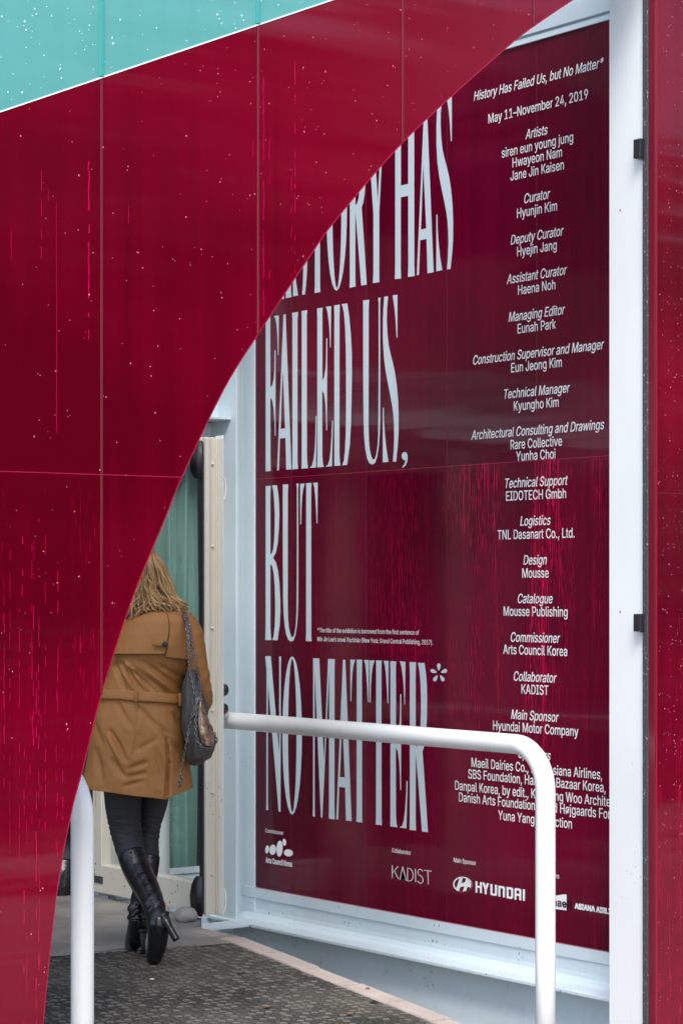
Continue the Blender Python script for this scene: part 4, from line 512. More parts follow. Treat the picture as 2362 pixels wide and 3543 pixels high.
TG = {'F': [[(1.0,1.002),(41.1,1.0021),(40.2,0.9135),(41.1,0.5396),(57.4,0.5531),(69.7,0.589),(76.4,0.6526),(78.3,0.7764),(84.9,0.7757),(85.9,0.2248),(80.2,0.2252),(77.3,0.3245),(68.8,0.4108),(57.4,0.456),(42.1,0.4773),(42.1,0.0699),(45.9,0.0004),(0.0,-0.0),(1.0,0.0723)],[(71.6,0.9983),(113.3,0.9981),(111.4,0.7415),(106.7,0.742),(104.8,0.8063),(100.1,0.8922),(92.5,0.9572),(83.0,0.9854)]],'A': [[(53.7,0.998),(70.6,0.998),(121.0,0.0016),(77.2,0.0011),(70.6,0.2055),(23.6,0.2044),(15.1,0.0009),(0.0,-0.0004)],[(47.2,0.649),(67.8,0.268),(28.3,0.2659)]],'I': [[(0.0,1.0),(48.2,0.9996),(43.5,0.9495),(43.5,0.0425),(49.1,0.0014),(0.0,0.0005),(1.9,0.0449),(1.9,0.9546)]],'L': [[(0.0,1.0015),(45.8,1.0012),(43.1,0.968),(44.0,0.0799),(47.6,0.0308),(54.0,0.0011),(0.0,0.0012),(1.8,0.0544),(1.8,0.9662)],[(67.7,0.0031),(85.8,0.0146),(100.3,0.0556),(109.4,0.1177),(115.7,0.2286),(117.5,0.3258),(123.9,0.3253),(118.4,0.001)]],'E': [[(0.0,1.0012),(44.1,1.0004),(41.4,0.973),(41.4,0.5421),(56.6,0.5628),(68.2,0.61),(72.7,0.6787),(74.5,0.805),(80.7,0.8043),(79.8,0.2289),(74.5,0.2293),(71.8,0.3193),(66.4,0.4027),(56.6,0.4589),(41.4,0.4832),(41.4,0.0723),(45.8,0.0235),(54.8,0.0023),(0.0,0.0018),(1.8,0.0469),(1.8,0.9502)],[(68.2,1.0028),(111.8,1.0013),(109.2,0.7452),(104.7,0.7457),(102.1,0.8205),(95.8,0.8971),(85.2,0.9606),(77.1,0.9927)],[(67.3,0.003),(88.7,0.0142),(101.2,0.048),(110.1,0.1095),(117.2,0.1986),(121.6,0.2872),(126.9,0.2868),(119.8,0.0021)]],'D': [[(0.0,1.0028),(43.2,1.0021),(41.4,0.9282),(41.4,0.064),(44.9,0.0295),(51.1,0.0031),(1.8,0.0031),(1.8,0.0664),(1.8,0.9331)],[(59.0,1.0028),(102.7,1.0019),(118.3,0.9187),(130.5,0.8149),(138.3,0.6983),(140.0,0.5755),(137.4,0.4395),(133.1,0.2696),(123.5,0.1272),(102.7,0.0043),(63.4,0.0031),(78.2,0.0344),(87.0,0.1022),(92.2,0.2044),(94.8,0.375),(94.8,0.58),(92.2,0.7442),(87.0,0.8542),(78.2,0.9442),(67.7,0.9866)]],'U': [[(0.0,1.0038),(45.1,1.0026),(41.8,0.9538),(40.9,0.2255),(43.5,0.1444),(49.4,0.0901),(60.4,0.049),(70.6,0.0282),(79.0,0.0237),(90.8,0.0304),(101.8,0.0566),(110.2,0.1064),(115.2,0.1731),(116.9,0.287),(119.4,0.622),(118.6,0.9708),(115.2,1.0041),(131.2,1.004),(128.7,0.9695),(129.5,0.487),(128.7,0.2526),(125.3,0.1657),(118.6,0.0991),(106.0,0.0395),(91.7,0.0055),(79.0,-0.0019),(65.5,-0.0038),(46.8,0.006),(29.8,0.0374),(17.1,0.0922),(8.5,0.1603),(3.4,0.2621),(0.9,0.4991)]],'S': [[(10.0,1.0048),(37.5,1.0045),(30.8,0.9293),(29.2,0.8627),(33.3,0.7822),(43.3,0.7077),(57.4,0.6528),(72.3,0.6046),(88.8,0.5431),(103.6,0.462),(113.5,0.3683),(117.6,0.2751),(116.8,0.1757),(110.2,0.0899),(99.5,0.003),(75.6,0.0037),(82.2,0.0785),(85.5,0.158),(83.9,0.2246),(78.9,0.2848),(70.7,0.3387),(55.8,0.4065),(37.5,0.4815),(20.9,0.5565),(7.5,0.6448),(0.8,0.7525),(0.8,0.8528),(4.2,0.9327)],[(74.0,1.0049),(107.7,1.0037),(108.6,0.7462),(102.8,0.7468),(95.4,0.8546),(87.2,0.9287)],[(0.0,0.3359),(5.8,0.3354),(7.5,0.257),(14.2,0.1763),(25.0,0.0888),(41.7,0.005),(0.0,0.0034)]],',': [[(22.0,0.0562),(34.3,0.0521),(41.6,0.0378),(43.2,0.0126),(38.3,-0.0082),(26.9,-0.026),(8.2,-0.0369),(4.1,-0.0314),(18.0,-0.0189),(25.3,-0.0028),(26.1,0.0097),(13.9,0.0097),(4.1,0.0202),(0.0,0.035),(4.1,0.048),(12.3,0.0548)]],'B': [[(2.9,1.0),(45.0,1.0002),(42.1,0.8994),(43.1,0.5543),(56.4,0.5627),(68.8,0.5911),(77.3,0.648),(81.1,0.7336),(81.1,0.8122),(77.3,0.8908),(69.7,0.9626),(58.3,1.001),(99.1,1.0019),(111.4,0.9394),(118.0,0.875),(119.9,0.8109),(115.2,0.7113),(105.8,0.626),(91.6,0.5693),(65.9,0.5325),(89.7,0.5051),(108.6,0.4478),(120.9,0.3623),(127.5,0.2556),(128.4,0.1844),(122.8,0.0989),(105.8,0.001),(61.2,0.0014),(73.5,0.0338),(82.1,0.0983),(84.9,0.1697),(84.9,0.2553),(81.1,0.3553),(72.6,0.4338),(59.3,0.4804),(43.1,0.4949),(43.1,0.0833),(45.9,0.0404),(51.7,0.0012),(0.0,-0.0001),(2.9,0.0826)]],'T': [[(49.5,1.0022),(91.4,1.0023),(89.6,0.9556),(90.5,0.0475),(93.2,0.0015),(46.8,0.0017),(49.5,0.0466),(50.4,0.9573)],[(0.0,1.0004),(36.7,1.0014),(23.9,0.9655),(15.6,0.9167),(10.1,0.8467),(7.4,0.7435),(0.9,0.7437)],[(106.9,1.0022),(143.0,1.0019),(141.2,0.7452),(135.8,0.7453),(131.3,0.8353),(124.1,0.9192),(116.8,0.9718)]],'N': [[(0.0,1.0),(46.9,1.0015),(119.9,0.3661),(121.0,0.953),(118.8,1.0012),(135.3,1.0017),(133.1,0.9534),(130.9,0.0001),(115.5,0.0002),(23.5,0.8239),(22.4,0.0443),(25.7,0.0002),(6.7,-0.0001),(10.1,0.0431),(11.2,0.9114)]],'O': [[(162.6,0.5046),(160.6,0.3922),(154.7,0.2852),(145.1,0.1886),(132.3,0.1075),(117.0,0.0457),(99.9,0.0065),(81.8,-0.008),(63.7,0.0028),(46.4,0.0387),(30.9,0.0977),(17.9,0.1772),(8.1,0.273),(2.1,0.3803),(0.0,0.4936),(2.1,0.6073),(8.1,0.7154),(17.9,0.8125),(30.9,0.8937),(46.4,0.9549),(63.7,0.993),(81.8,1.0063),(99.9,0.9942),(117.0,0.9573),(132.3,0.8977),(145.1,0.8182),(154.7,0.723),(160.6,0.6167)],[(119.1,0.5017),(118.2,0.3922),(115.5,0.288),(111.2,0.1943),(105.5,0.1159),(98.6,0.0565),(91.0,0.0193),(82.9,0.0061),(74.8,0.0177),(67.1,0.0534),(60.2,0.1115),(54.4,0.1892),(50.1,0.2826),(47.4,0.3868),(46.5,0.4968),(47.4,0.6068),(50.1,0.7115),(54.4,0.8054),(60.2,0.8838),(67.1,0.9429),(74.8,0.9797),(82.9,0.9923),(91.0,0.9802),(98.6,0.944),(105.5,0.8856),(111.2,0.808),(115.5,0.7149),(118.2,0.6111)]],'M': [[(2.1,0.9995),(51.6,1.0003),(91.4,0.3418),(124.7,0.9994),(177.5,0.9995),(175.4,0.9285),(174.4,0.0746),(177.5,-0.0024),(129.9,-0.001),(132.0,0.0703),(134.1,0.9391),(77.8,-0.0008),(66.3,-0.0012),(15.8,0.9347),(14.8,0.0586),(18.0,-0.0006),(0.0,-0.0008),(2.1,0.0573),(3.2,0.9057)]],'R': [[(0.0,1.0003),(45.2,1.0003),(43.4,0.9364),(43.4,0.4966),(57.4,0.5038),(71.5,0.5385),(79.9,0.6158),(82.7,0.708),(82.7,0.7846),(79.9,0.8765),(72.4,0.9452),(60.3,0.9985),(106.9,0.9986),(118.1,0.9393),(124.6,0.8632),(126.5,0.7869),(124.6,0.6645),(116.2,0.5569),(106.0,0.5027),(93.0,0.4749),(110.7,0.2659),(132.9,-0.0032),(90.2,-0.0026),(64.0,0.277),(45.2,0.4614),(43.4,0.0598),(46.2,-0.0021),(0.0,-0.0042),(1.9,0.0554),(1.9,0.9348)]],'*': [[(58.6,0.9573),(55.8,0.9593),(52.3,0.9651),(48.6,0.9735),(46.2,0.9829),(47.0,0.9914),(51.5,0.9975),(58.6,0.9999),(65.7,0.998),(70.2,0.9923),(70.9,0.9838),(68.5,0.9742),(64.8,0.9656),(61.4,0.9596)],[(43.2,0.9463),(40.2,0.9443),(33.2,0.9427),(23.4,0.9417),(13.0,0.9421),(4.6,0.945),(0.0,0.9507),(0.1,0.9578),(4.4,0.9637),(11.8,0.9662),(20.7,0.9645),(29.6,0.9598),(37.1,0.9541),(42.0,0.9494)],[(49.1,0.9295),(50.1,0.9263),(49.2,0.9196),(46.8,0.9105),(42.8,0.9014),(36.9,0.8946),(29.6,0.892),(22.5,0.894),(18.0,0.8994),(18.1,0.9067),(22.8,0.9142),(30.7,0.9209),(39.0,0.9261),(45.5,0.9292)],[(68.0,0.9303),(71.6,0.9303),(78.1,0.9276),(86.3,0.9231),(94.1,0.9171),(98.8,0.9101),(98.9,0.9028),(94.5,0.897),(87.4,0.8945),(80.1,0.8965),(74.3,0.9027),(70.3,0.9115),(68.0,0.9203),(67.1,0.927)],[(73.9,0.9474),(75.1,0.9507),(80.0,0.9557),(87.4,0.9619),(96.2,0.9673),(105.0,0.9696),(112.3,0.9677),(116.5,0.9622),(116.6,0.9552),(112.1,0.9492),(103.8,0.9456),(93.6,0.9444),(83.9,0.9447),(76.9,0.9457)]],'H': [[(0.0,1.0109),(44.4,1.0076),(43.4,0.9062),(43.4,0.5544),(98.2,0.5546),(98.2,0.8946),(98.2,1.0037),(142.8,1.0003),(140.9,0.925),(141.9,0.0658),(145.7,-0.0018),(96.2,-0.0002),(99.1,0.0642),(98.2,0.4834),(43.4,0.4845),(42.4,0.0646),(45.3,-0.0017),(0.0,-0.0001),(2.0,0.0705),(2.0,0.9547)]],'Y': [[(0.0,1.0264),(44.8,1.0216),(82.2,0.4801),(117.4,1.0187),(130.5,1.0183),(93.3,0.4178),(93.3,0.0641),(95.3,-0.0013),(45.8,-0.0008),(49.9,0.0704),(49.9,0.4172)]]}
PLACE = [('F','FAI',3.006),('A','FAI',2.906),('I','FAI',2.7785),('L','FAI',2.7008),('E','FAI',2.5725),('D','FAI',2.435),('U','FAI',2.2072),('S','FAI',2.0568),(',','FAI',1.9162),('B','BUT',3.008),('U','BUT',2.8579),('T','BUT',2.7119),('N','NOM',3.0086),('O','NOM',2.8612),('M','NOM',2.608),('A','NOM',2.4182),('T','NOM',2.307),('T','NOM',2.1578),('E','NOM',2.0013),('R','NOM',1.8579),('*','NOM',1.7061),('H','HAS',1.9663),('A','HAS',1.8051),('S','HAS',1.6648),('Y','HAS',2.1784),('R','HAS',2.3125),('O','HAS',2.4962),('T','HAS',2.6401),('S','HAS',2.7714),('I','HAS',2.8329),('H','HAS',2.9932)]
BASE = {'HAS': (2.8918,3.6464),'FAI': (2.0623,2.8164),'BUT': (1.2371,1.9901),'NOM': (0.4069,1.1582)}
CRED = [('i', 'History Has Failed Us, but No Matter*', 3.6047), ('r', 'May 11–November 24, 2019', 3.4915), ('i', 'Artists', 3.3854), ('r', 'siren eun young jung', 3.3303), ('r', 'Hwayeon Nam', 3.2786), ('r', 'Jane Jin Kaisen', 3.2241), ('i', 'Curator', 3.1157), ('r', 'Hyunjin Kim', 3.0599), ('i', 'Deputy Curator', 2.9514), ('r', 'Hyejin Jang', 2.8975), ('i', 'Assistant Curator', 2.7872), ('r', 'Haena Noh', 2.7338), ('i', 'Managing Editor', 2.6247), ('r', 'Eunah Park', 2.5702), ('i', 'Construction Supervisor and Manager', 2.4604), ('r', 'Eun Jeong Kim', 2.4077), ('i', 'Technical Manager', 2.2991), ('r', 'Kyungho Kim', 2.244), ('i', 'Architectural Consulting and Drawings', 2.1355), ('r', 'Rare Collective', 2.081), ('r', 'Yunha Choi', 2.0298), ('i', 'Technical Support', 1.9179), ('r', 'EIDOTECH Gmbh', 1.8634), ('i', 'Logistics', 1.7549), ('r', 'TNL Dasanart Co., Ltd.', 1.6991), ('i', 'Design', 1.59), ('r', 'Mousse', 1.5349), ('i', 'Catalogue', 1.4272), ('r', 'Mousse Publishing', 1.373), ('i', 'Commissioner', 1.2633), ('r', 'Arts Council Korea', 1.21), ('i', 'Collaborator', 1.0977), ('r', 'KADIST', 1.0445), ('i', 'Main Sponsor', 0.9348), ('r', 'Hyundai Motor Company', 0.882), ('i', 'Sponsors', 0.7723), ('r', 'Maeil Dairies Co., Ltd., Asiana Airlines,', 0.7141), ('r', 'SBS Foundation, Harper’s Bazaar Korea,', 0.6632), ('r', 'Danpal Korea, by edit., Kyu Jung Woo Architects', 0.6075), ('r', 'Danish Arts Foundation, Knud Højgaards Fond', 0.5577), ('r', 'Yuna Yang Collection', 0.4996)]
LOGO = [('pebble_logo',[[(2.9768,0.2143),(2.978,0.2095),(2.9802,0.205),(2.983,0.201),(2.9864,0.1977),(2.9901,0.1954),(2.994,0.1941),(2.9978,0.194),(3.0013,0.195),(3.0043,0.1971),(3.0065,0.2002),(3.008,0.2041),(3.0086,0.2085),(3.0082,0.2132),(3.0069,0.218),(3.0048,0.2225),(3.0019,0.2265),(2.9985,0.2298),(2.9948,0.2321),(2.9909,0.2333),(2.9871,0.2335),(2.9836,0.2324),(2.9807,0.2303),(2.9784,0.2273),(2.9769,0.2234),(2.9764,0.219)],[(2.8301,0.2645),(2.8298,0.2606),(2.8305,0.2567),(2.832,0.2532),(2.8343,0.2502),(2.8373,0.248),(2.8407,0.2465),(2.8444,0.246),(2.8482,0.2464),(2.8518,0.2477),(2.8551,0.2499),(2.8577,0.2528),(2.8597,0.2562),(2.8609,0.26),(2.8611,0.2639),(2.8604,0.2678),(2.8589,0.2713),(2.8566,0.2743),(2.8536,0.2765),(2.8502,0.278),(2.8464,0.2785),(2.8427,0.2781),(2.8391,0.2768),(2.8358,0.2746),(2.8332,0.2717),(2.8312,0.2683)],[(2.773,0.2139),(2.7751,0.2098),(2.7793,0.2059),(2.7853,0.2024),(2.7928,0.1997),(2.8013,0.1977),(2.8103,0.1966),(2.8194,0.1966),(2.8279,0.1975),(2.8355,0.1994),(2.8416,0.2021),(2.8459,0.2055),(2.8481,0.2094),(2.8481,0.2135),(2.8459,0.2177),(2.8417,0.2216),(2.8357,0.225),(2.8281,0.2278),(2.8196,0.2298),(2.8106,0.2308),(2.8015,0.2308),(2.793,0.2298),(2.7855,0.228),(2.7794,0.2252),(2.7752,0.2218),(2.773,0.218)],[(2.9161,0.2178),(2.918,0.2118),(2.9213,0.2061),(2.926,0.201),(2.9318,0.1968),(2.9383,0.1937),(2.9451,0.1921),(2.9519,0.1918),(2.9582,0.193),(2.9638,0.1957),(2.9682,0.1995),(2.9711,0.2044),(2.9726,0.21),(2.9723,0.216),(2.9705,0.222),(2.967,0.2278),(2.9623,0.2329),(2.9565,0.2371),(2.95,0.2401),(2.9432,0.2417),(2.9364,0.242),(2.9301,0.2407),(2.9246,0.2381),(2.9202,0.2342),(2.9173,0.2294),(2.9159,0.2238)],[(2.8599,0.2291),(2.8615,0.2196),(2.8645,0.2107),(2.8687,0.2027),(2.8739,0.1962),(2.8798,0.1914),(2.8861,0.1888),(2.8923,0.1884),(2.8982,0.1902),(2.9034,0.1943),(2.9075,0.2003),(2.9104,0.2078),(2.9118,0.2165),(2.9118,0.2259),(2.9102,0.2353),(2.9072,0.2443),(2.9029,0.2523),(2.8977,0.2588),(2.8918,0.2635),(2.8855,0.2662),(2.8793,0.2665),(2.8734,0.2646),(2.8683,0.2606),(2.8642,0.2546),(2.8613,0.247),(2.8599,0.2384)]],1),('sponsor_logo',[[(1.9883,0.2324),(1.9883,0.1739),(1.9841,0.1743),(1.9841,0.2328)],[(1.9443,0.233),(1.9841,0.2005),(1.9809,0.1991),(1.9411,0.2317)],[(1.9735,0.2067),(1.9418,0.174),(1.9381,0.1756),(1.9698,0.2083)],[(1.9271,0.172),(1.9073,0.2333),(1.9114,0.2334),(1.9312,0.1721)],[(1.9113,0.2328),(1.8844,0.1719),(1.8804,0.1729),(1.9073,0.2338)],[(1.9223,0.1891),(1.8909,0.1884),(1.8901,0.1909),(1.9215,0.1916)],[(1.8755,0.2322),(1.8755,0.172),(1.8714,0.1724),(1.8714,0.2326)],[(1.874,0.23),(1.8541,0.2288),(1.8397,0.2198),(1.8336,0.2045),(1.8362,0.1884),(1.8493,0.1769),(1.8735,0.1745),(1.8735,0.172),(1.8476,0.1747),(1.8324,0.1879),(1.8296,0.2051),(1.836,0.2213),(1.8518,0.2311),(1.873,0.2326)],[(1.8177,0.2334),(1.8159,0.1736),(1.8118,0.1741),(1.8136,0.2338)],[(1.7611,0.2277),(1.7712,0.2346),(1.785,0.2356),(1.797,0.2295),(1.8,0.2186),(1.7932,0.2088),(1.7703,0.2013),(1.7629,0.1923),(1.7637,0.1821),(1.7732,0.1737),(1.7854,0.1734),(1.7991,0.1816),(1.8021,0.1796),(1.7875,0.1711),(1.7715,0.1716),(1.7599,0.1816),(1.7589,0.1932),(1.7674,0.2033),(1.7903,0.2108),(1.7959,0.2193),(1.7935,0.2286),(1.7844,0.2332),(1.7735,0.2323),(1.7643,0.2258)],[(1.7533,0.2319),(1.7009,0.2321),(1.7003,0.2346),(1.7527,0.2344)],[(1.7288,0.2311),(1.7244,0.1731),(1.7204,0.1736),(1.7247,0.2316)]],1),('sponsor_logo',[[(1.4147,0.197),(1.4167,0.1916),(1.4203,0.1863),(1.4254,0.1813),(1.4318,0.1766),(1.4395,0.1724),(1.4481,0.1688),(1.4575,0.1659),(1.4675,0.1637),(1.4778,0.1624),(1.4882,0.1618),(1.4984,0.1622),(1.5082,0.1634),(1.5173,0.1654),(1.5255,0.1681),(1.5326,0.1716),(1.5383,0.1757),(1.5427,0.1803),(1.5455,0.1854),(1.5467,0.1907),(1.5462,0.1961),(1.5441,0.2016),(1.5404,0.2069),(1.5352,0.212),(1.5287,0.2167),(1.521,0.2209),(1.5123,0.2244),(1.5028,0.2273),(1.4927,0.2295),(1.4824,0.2308),(1.472,0.2312),(1.4618,0.2309),(1.4521,0.2296),(1.4431,0.2276),(1.435,0.2248),(1.4281,0.2213),(1.4224,0.2172),(1.4181,0.2126),(1.4154,0.2076),(1.4142,0.2024)],[(1.4229,0.1969),(1.4247,0.1923),(1.4278,0.1878),(1.4323,0.1834),(1.4379,0.1794),(1.4445,0.1758),(1.452,0.1727),(1.4603,0.1702),(1.469,0.1684),(1.478,0.1672),(1.4871,0.1667),(1.496,0.167),(1.5045,0.168),(1.5125,0.1698),(1.5196,0.1721),(1.5258,0.1751),(1.5309,0.1787),(1.5347,0.1826),(1.5371,0.1869),(1.5382,0.1915),(1.5378,0.1962),(1.536,0.2009),(1.5328,0.2054),(1.5283,0.2098),(1.5226,0.2138),(1.5159,0.2174),(1.5083,0.2205),(1.5,0.223),(1.4912,0.2248),(1.4822,0.226),(1.4731,0.2264),(1.4642,0.226),(1.4558,0.225),(1.4479,0.2232),(1.4408,0.2208),(1.4347,0.2178),(1.4297,0.2143),(1.426,0.2104),(1.4236,0.2061),(1.4225,0.2016)],[(1.5015,0.2229),(1.4786,0.2281),(1.49,0.2013),(1.4641,0.2088),(1.4542,0.2267),(1.4329,0.2201),(1.445,0.192),(1.4603,0.1692),(1.4801,0.1647),(1.4686,0.1915),(1.4969,0.1837),(1.5077,0.1672),(1.5261,0.1739),(1.5138,0.1955)]],1),('sponsor_logo',[[(1.392,0.2204),(1.38,0.2202),(1.38,0.2025),(1.3627,0.2019),(1.3627,0.2195),(1.3492,0.2195),(1.3492,0.1722),(1.3627,0.1727),(1.3627,0.1933),(1.38,0.1943),(1.38,0.1714),(1.392,0.1715)],[(1.347,0.2197),(1.332,0.2198),(1.3238,0.2044),(1.3156,0.2195),(1.3015,0.2196),(1.3171,0.1908),(1.3171,0.1708),(1.3305,0.1713),(1.3305,0.1913)],[(1.2918,0.2186),(1.2785,0.2186),(1.2785,0.1801),(1.2615,0.1795),(1.2615,0.2184),(1.2482,0.2183),(1.2482,0.1767),(1.2534,0.1714),(1.2859,0.1708),(1.2918,0.1744)],[(1.2386,0.217),(1.2034,0.2168),(1.1954,0.2129),(1.1954,0.1705),(1.2085,0.1705),(1.2085,0.2073),(1.2254,0.2079),(1.2254,0.1706),(1.2386,0.1706)],[(1.1844,0.2173),(1.1503,0.2176),(1.1416,0.2138),(1.1416,0.1748),(1.1503,0.1692),(1.1844,0.1688)],[(1.1713,0.2083),(1.1546,0.2082),(1.1546,0.1781),(1.1713,0.1782)],[(1.1322,0.2138),(1.1249,0.2183),(1.0976,0.2183),(1.0889,0.2145),(1.0889,0.1696),(1.1011,0.1697),(1.1011,0.1861),(1.1199,0.1865),(1.1199,0.1691),(1.1322,0.1692)],[(1.1199,0.2094),(1.1011,0.209),(1.1011,0.1955),(1.1199,0.1958)],[(1.0782,0.2184),(1.0653,0.2184),(1.0653,0.1699),(1.0782,0.1699)]],1),('sponsor_logo',[[(0.9786,0.1912),(0.8083,0.2254),(0.8015,0.2225),(0.8015,0.159),(0.9786,0.1556)]],1)]
wl = thing('lettered_wall', 'dark crimson panel wall covered with white exhibition lettering and logos', 'wall', (PU, 1.8, 0))
WO = Vector((PU, 1.8, 0))
ps = [.25, .392, .992, 1.593, 2.189, 2.790, 3.0935]
for a, b in zip(ps, ps[1:]):
    for z0, z1 in ((.0135, 2.0262), (2.0278, 3.7895)):
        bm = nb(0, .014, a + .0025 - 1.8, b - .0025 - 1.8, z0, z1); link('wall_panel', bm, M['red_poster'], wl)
    if a > .3:
        bm = nb(-.0008, .006, a - .0035 - 1.8, a + .0035 - 1.8, .014, 3.789, bev=.0005); link('wall_joint', bm, mat('wall_joint', (.12, .004, .02), .2) if 'wall_joint' not in bpy.data.materials else bpy.data.materials['wall_joint'], wl)
bm = nb(-.0008, .004, .26 - 1.8, 3.093 - 1.8, 2.0258, 2.0282); link('horizontal_joint', bm, mat('wall_seam', (.35, .01, .06), .3), wl)
bm = nb(-.010, .0, .27 - 1.8, 3.09 - 1.8, .0125, .0205, bev=.002); link('sill_strip', bm, mat('pink_reveal', (.42, .22, .28), .35), wl)
bm = nb(.016, .1, .27 - 1.8, 3.09 - 1.8, 0, 3.8); link('backing', bm, M['dark'], wl)

def wpt(v, z, d=.0015): return Vector((PU - d, v, z)) - WO
def flat_text(name, polys, m, label=None, bold=0, depth=.0015):
    """polys: closed outlines [(v, z), ...] on the wall; filled with holes by even-odd"""
    cu = bpy.data.curves.new(name, 'CURVE'); cu.dimensions = '2D'; cu.fill_mode = 'BOTH'; cu.resolution_u = 1; cu.extrude = .0003
    for p in polys:
        s = cu.splines.new('POLY'); s.points.add(len(p) - 1); s.use_cyclic_u = True
        for q, (v, z) in zip(s.points, p): q.co = (-v, z, 0, 1)
    tmp = bpy.data.objects.new('tmp', cu); COL.objects.link(tmp)
    dg = bpy.context.evaluated_depsgraph_get(); me = bpy.data.meshes.new_from_object(tmp.evaluated_get(dg))
    bpy.data.objects.remove(tmp); bpy.data.curves.remove(cu)
    me.materials.clear()
    if bold:
        b_ = bmesh.new(); b_.from_mesh(me); gm = b_.verts[:] + b_.edges[:] + b_.faces[:]
        for q_, (dx_, dy_) in enumerate(((bold, 0), (0, bold), (bold, bold))):
            r_ = bmesh.ops.duplicate(b_, geom=gm)
            bmesh.ops.translate(b_, verts=[g_ for g_ in r_['geom'] if isinstance(g_, bmesh.types.BMVert)], vec=(dx_, dy_, .00008 * (q_ + 1)))
        b_.to_mesh(me); b_.free()
    for v in me.vertices: c = v.co.copy(); v.co = wpt(-c.x, c.y, depth + c.z)
    o = link(name, me, m, wl)
    if label: o['label'] = label
    return o
def glyphs(txt, v_left, z, sx, sy, italic=False):
    out = []; x = 0; sh = .20 if italic else 0
    for ch in txt:
        adv, pl = GLY[ch]
        for p in pl: out.append([(v_left - (x + a + sh * b * sy / sx) * sx / 1000, z + b * sy / 1000) for a, b in p])
        x += adv
    return out, x * sx / 1000
SX, SY = .0672, .0785
for kind, txt, z in CRED:
    wd = sum(GLY[c][0] for c in txt) * SX / 1000
    vc = lerp(1.003, .988, min(1, max(0, (z - .9) / 2.2)))
    g, _ = glyphs(txt, vc + wd / 2 + (.004 if kind == 'i' else 0), z, SX, SY, kind == 'i')
    flat_text('credit_line', g, M['credit'], None, .0004)
LB = {k: v for k, v in BASE.items()}
lines = {}
for ch, ln, v in PLACE:
    b, t = LB[ln]
    lines.setdefault(ln, []).extend([[(v - x / 1000, b + y * (t - b)) for x, y in p] for p in TG[ch]])
for ln in ('HAS', 'FAI', 'BUT', 'NOM'): flat_text('title_lettering', lines[ln], M['letter'])
def small(name, txt, vl, z, width, cap, italic=False, off=0, m=None):
    n = sum(GLY[c][0] for c in txt); sx = width / n * 1000
    g, _ = glyphs(txt, vl, z, sx, cap / .509, italic); return flat_text(name, g, m or M['credit'], None, off)
# footnote
small('footnote_lettering', '*The title of the exhibition is borrowed from the first sentence of', 2.572, 1.282, .782, .0205)
g1, w1 = [], 0
seg = [('Min Jin Lee’s novel ', False), ('Pachinko', True), (' (New York: Grand Central Publishing, 2017).', False)]
n = sum(GLY[c][0] for s, _ in seg for c in s); sx = .8824 / n * 1000; vl = 2.572
for s, it in seg:
    g, wdt = glyphs(s, vl, 1.240, sx, .0205 / .509, it); g1 += g; vl -= wdt
flat_text('footnote_lettering', g1, M['credit'])
small('caption_lettering', 'Commissioner', 3.0096, .2965, .156, .019)
small('caption_lettering', 'Arts Council Korea', 3.0046, .148, .2246, .026, off=.0014)
small('caption_lettering', 'Collaborator', 1.9895, .292, .141, .019)
small('caption_lettering', 'Main Sponsor', 1.5446, .2895, .1555, .0195)
small('caption_lettering', 'Sponsors', .958, .286, .111, .0195)
small('caption_lettering', 'ASIANA AIRLINES', .7517, .172, .278, .0205, off=.0035)
for p in LOGO: flat_text(p[0], p[1], M['credit'])
ml = mat('dark_red_print', (.03, .001, .006), .5)
g, _ = glyphs('maeil', .905, .170, .075, .060); flat_text('logo_lettering', g, ml, None, .002, .0030)

# ------------------------------------------------------------------ back wall with the doorway
bw = thing('back_wall', 'pale steel framed back wall with an open doorway and dark siding', 'wall', (4.5, 3.4, 0))
B0 = Vector((4.5, 3.4, 0))
def bb(name, x0, x1, y0, y1, z0, z1, m, bev=0): return link(name, nb(x0 - 4.5, x1 - 4.5, y0 - 3.4, y1 - 3.4, z0, z1, bev=bev), m, bw)
bb('upper_panel', 1.4, 6.15, 3.30, 3.36, 2.58, 3.30, mat('dusky_rose_panel', (.30, .13, .11), .5))
bb('upper_panel', 6.152, 6.35, 3.30, 3.36, 2.58, 3.30, M['steel_shade'])
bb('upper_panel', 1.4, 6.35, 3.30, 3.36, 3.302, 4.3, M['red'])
bb('lintel_web', 1.4, 6.352, 3.27, 3.29, 2.335, 2.56, M['steel_shade'])
bb('lintel_flange', 1.4, 6.352, 3.15, 3.31, 2.318, 2.332, M['steel_shade'], .003)
bb('lintel_flange', 1.4, 6.352, 3.15, 3.298, 2.562, 2.578, M['steel_shade'], .003)
bb('transom_panel', 1.4, 6.352, 3.33, 3.38, 2.16, 2.312, M['steel_shade'])
bm = bmesh.new()
for i in range(28): box(bm, 1.4 - 4.5, 4.70 - 4.5, -.06 + .006 * (i % 2), .02, i * .08 - .02, i * .08 + .058, bev=.004, seg=1)
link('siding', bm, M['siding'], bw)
bb('door_jamb', 4.70, 4.76, 3.30, 3.42, 0, 2.158, M['steel_shade'], .003)
bb('hinge_jamb', 5.752, 5.80, 3.36, 3.42, 0, 2.158, M['steel_shade'], .003)
bb('base_panel', 5.80, 6.352, 3.34, 3.40, -.3, .075, M['steel_shade'], .003)
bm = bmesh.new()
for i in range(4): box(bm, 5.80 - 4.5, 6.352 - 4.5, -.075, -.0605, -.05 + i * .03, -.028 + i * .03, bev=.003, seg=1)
link('base_louvre', bm, M['steel_shade'], bw)
bb('threshold_flange', 5.56, 6.33, 2.96, 3.11, -.15, -.136, M['steel_shade'], .002)
pr_ = thing('shade_roof', 'flat white roof slab out of view, added to shade the recess and the doorway', 'roof', (4.2, 4.5, 4.72))  # unseen slab, added to darken the recess
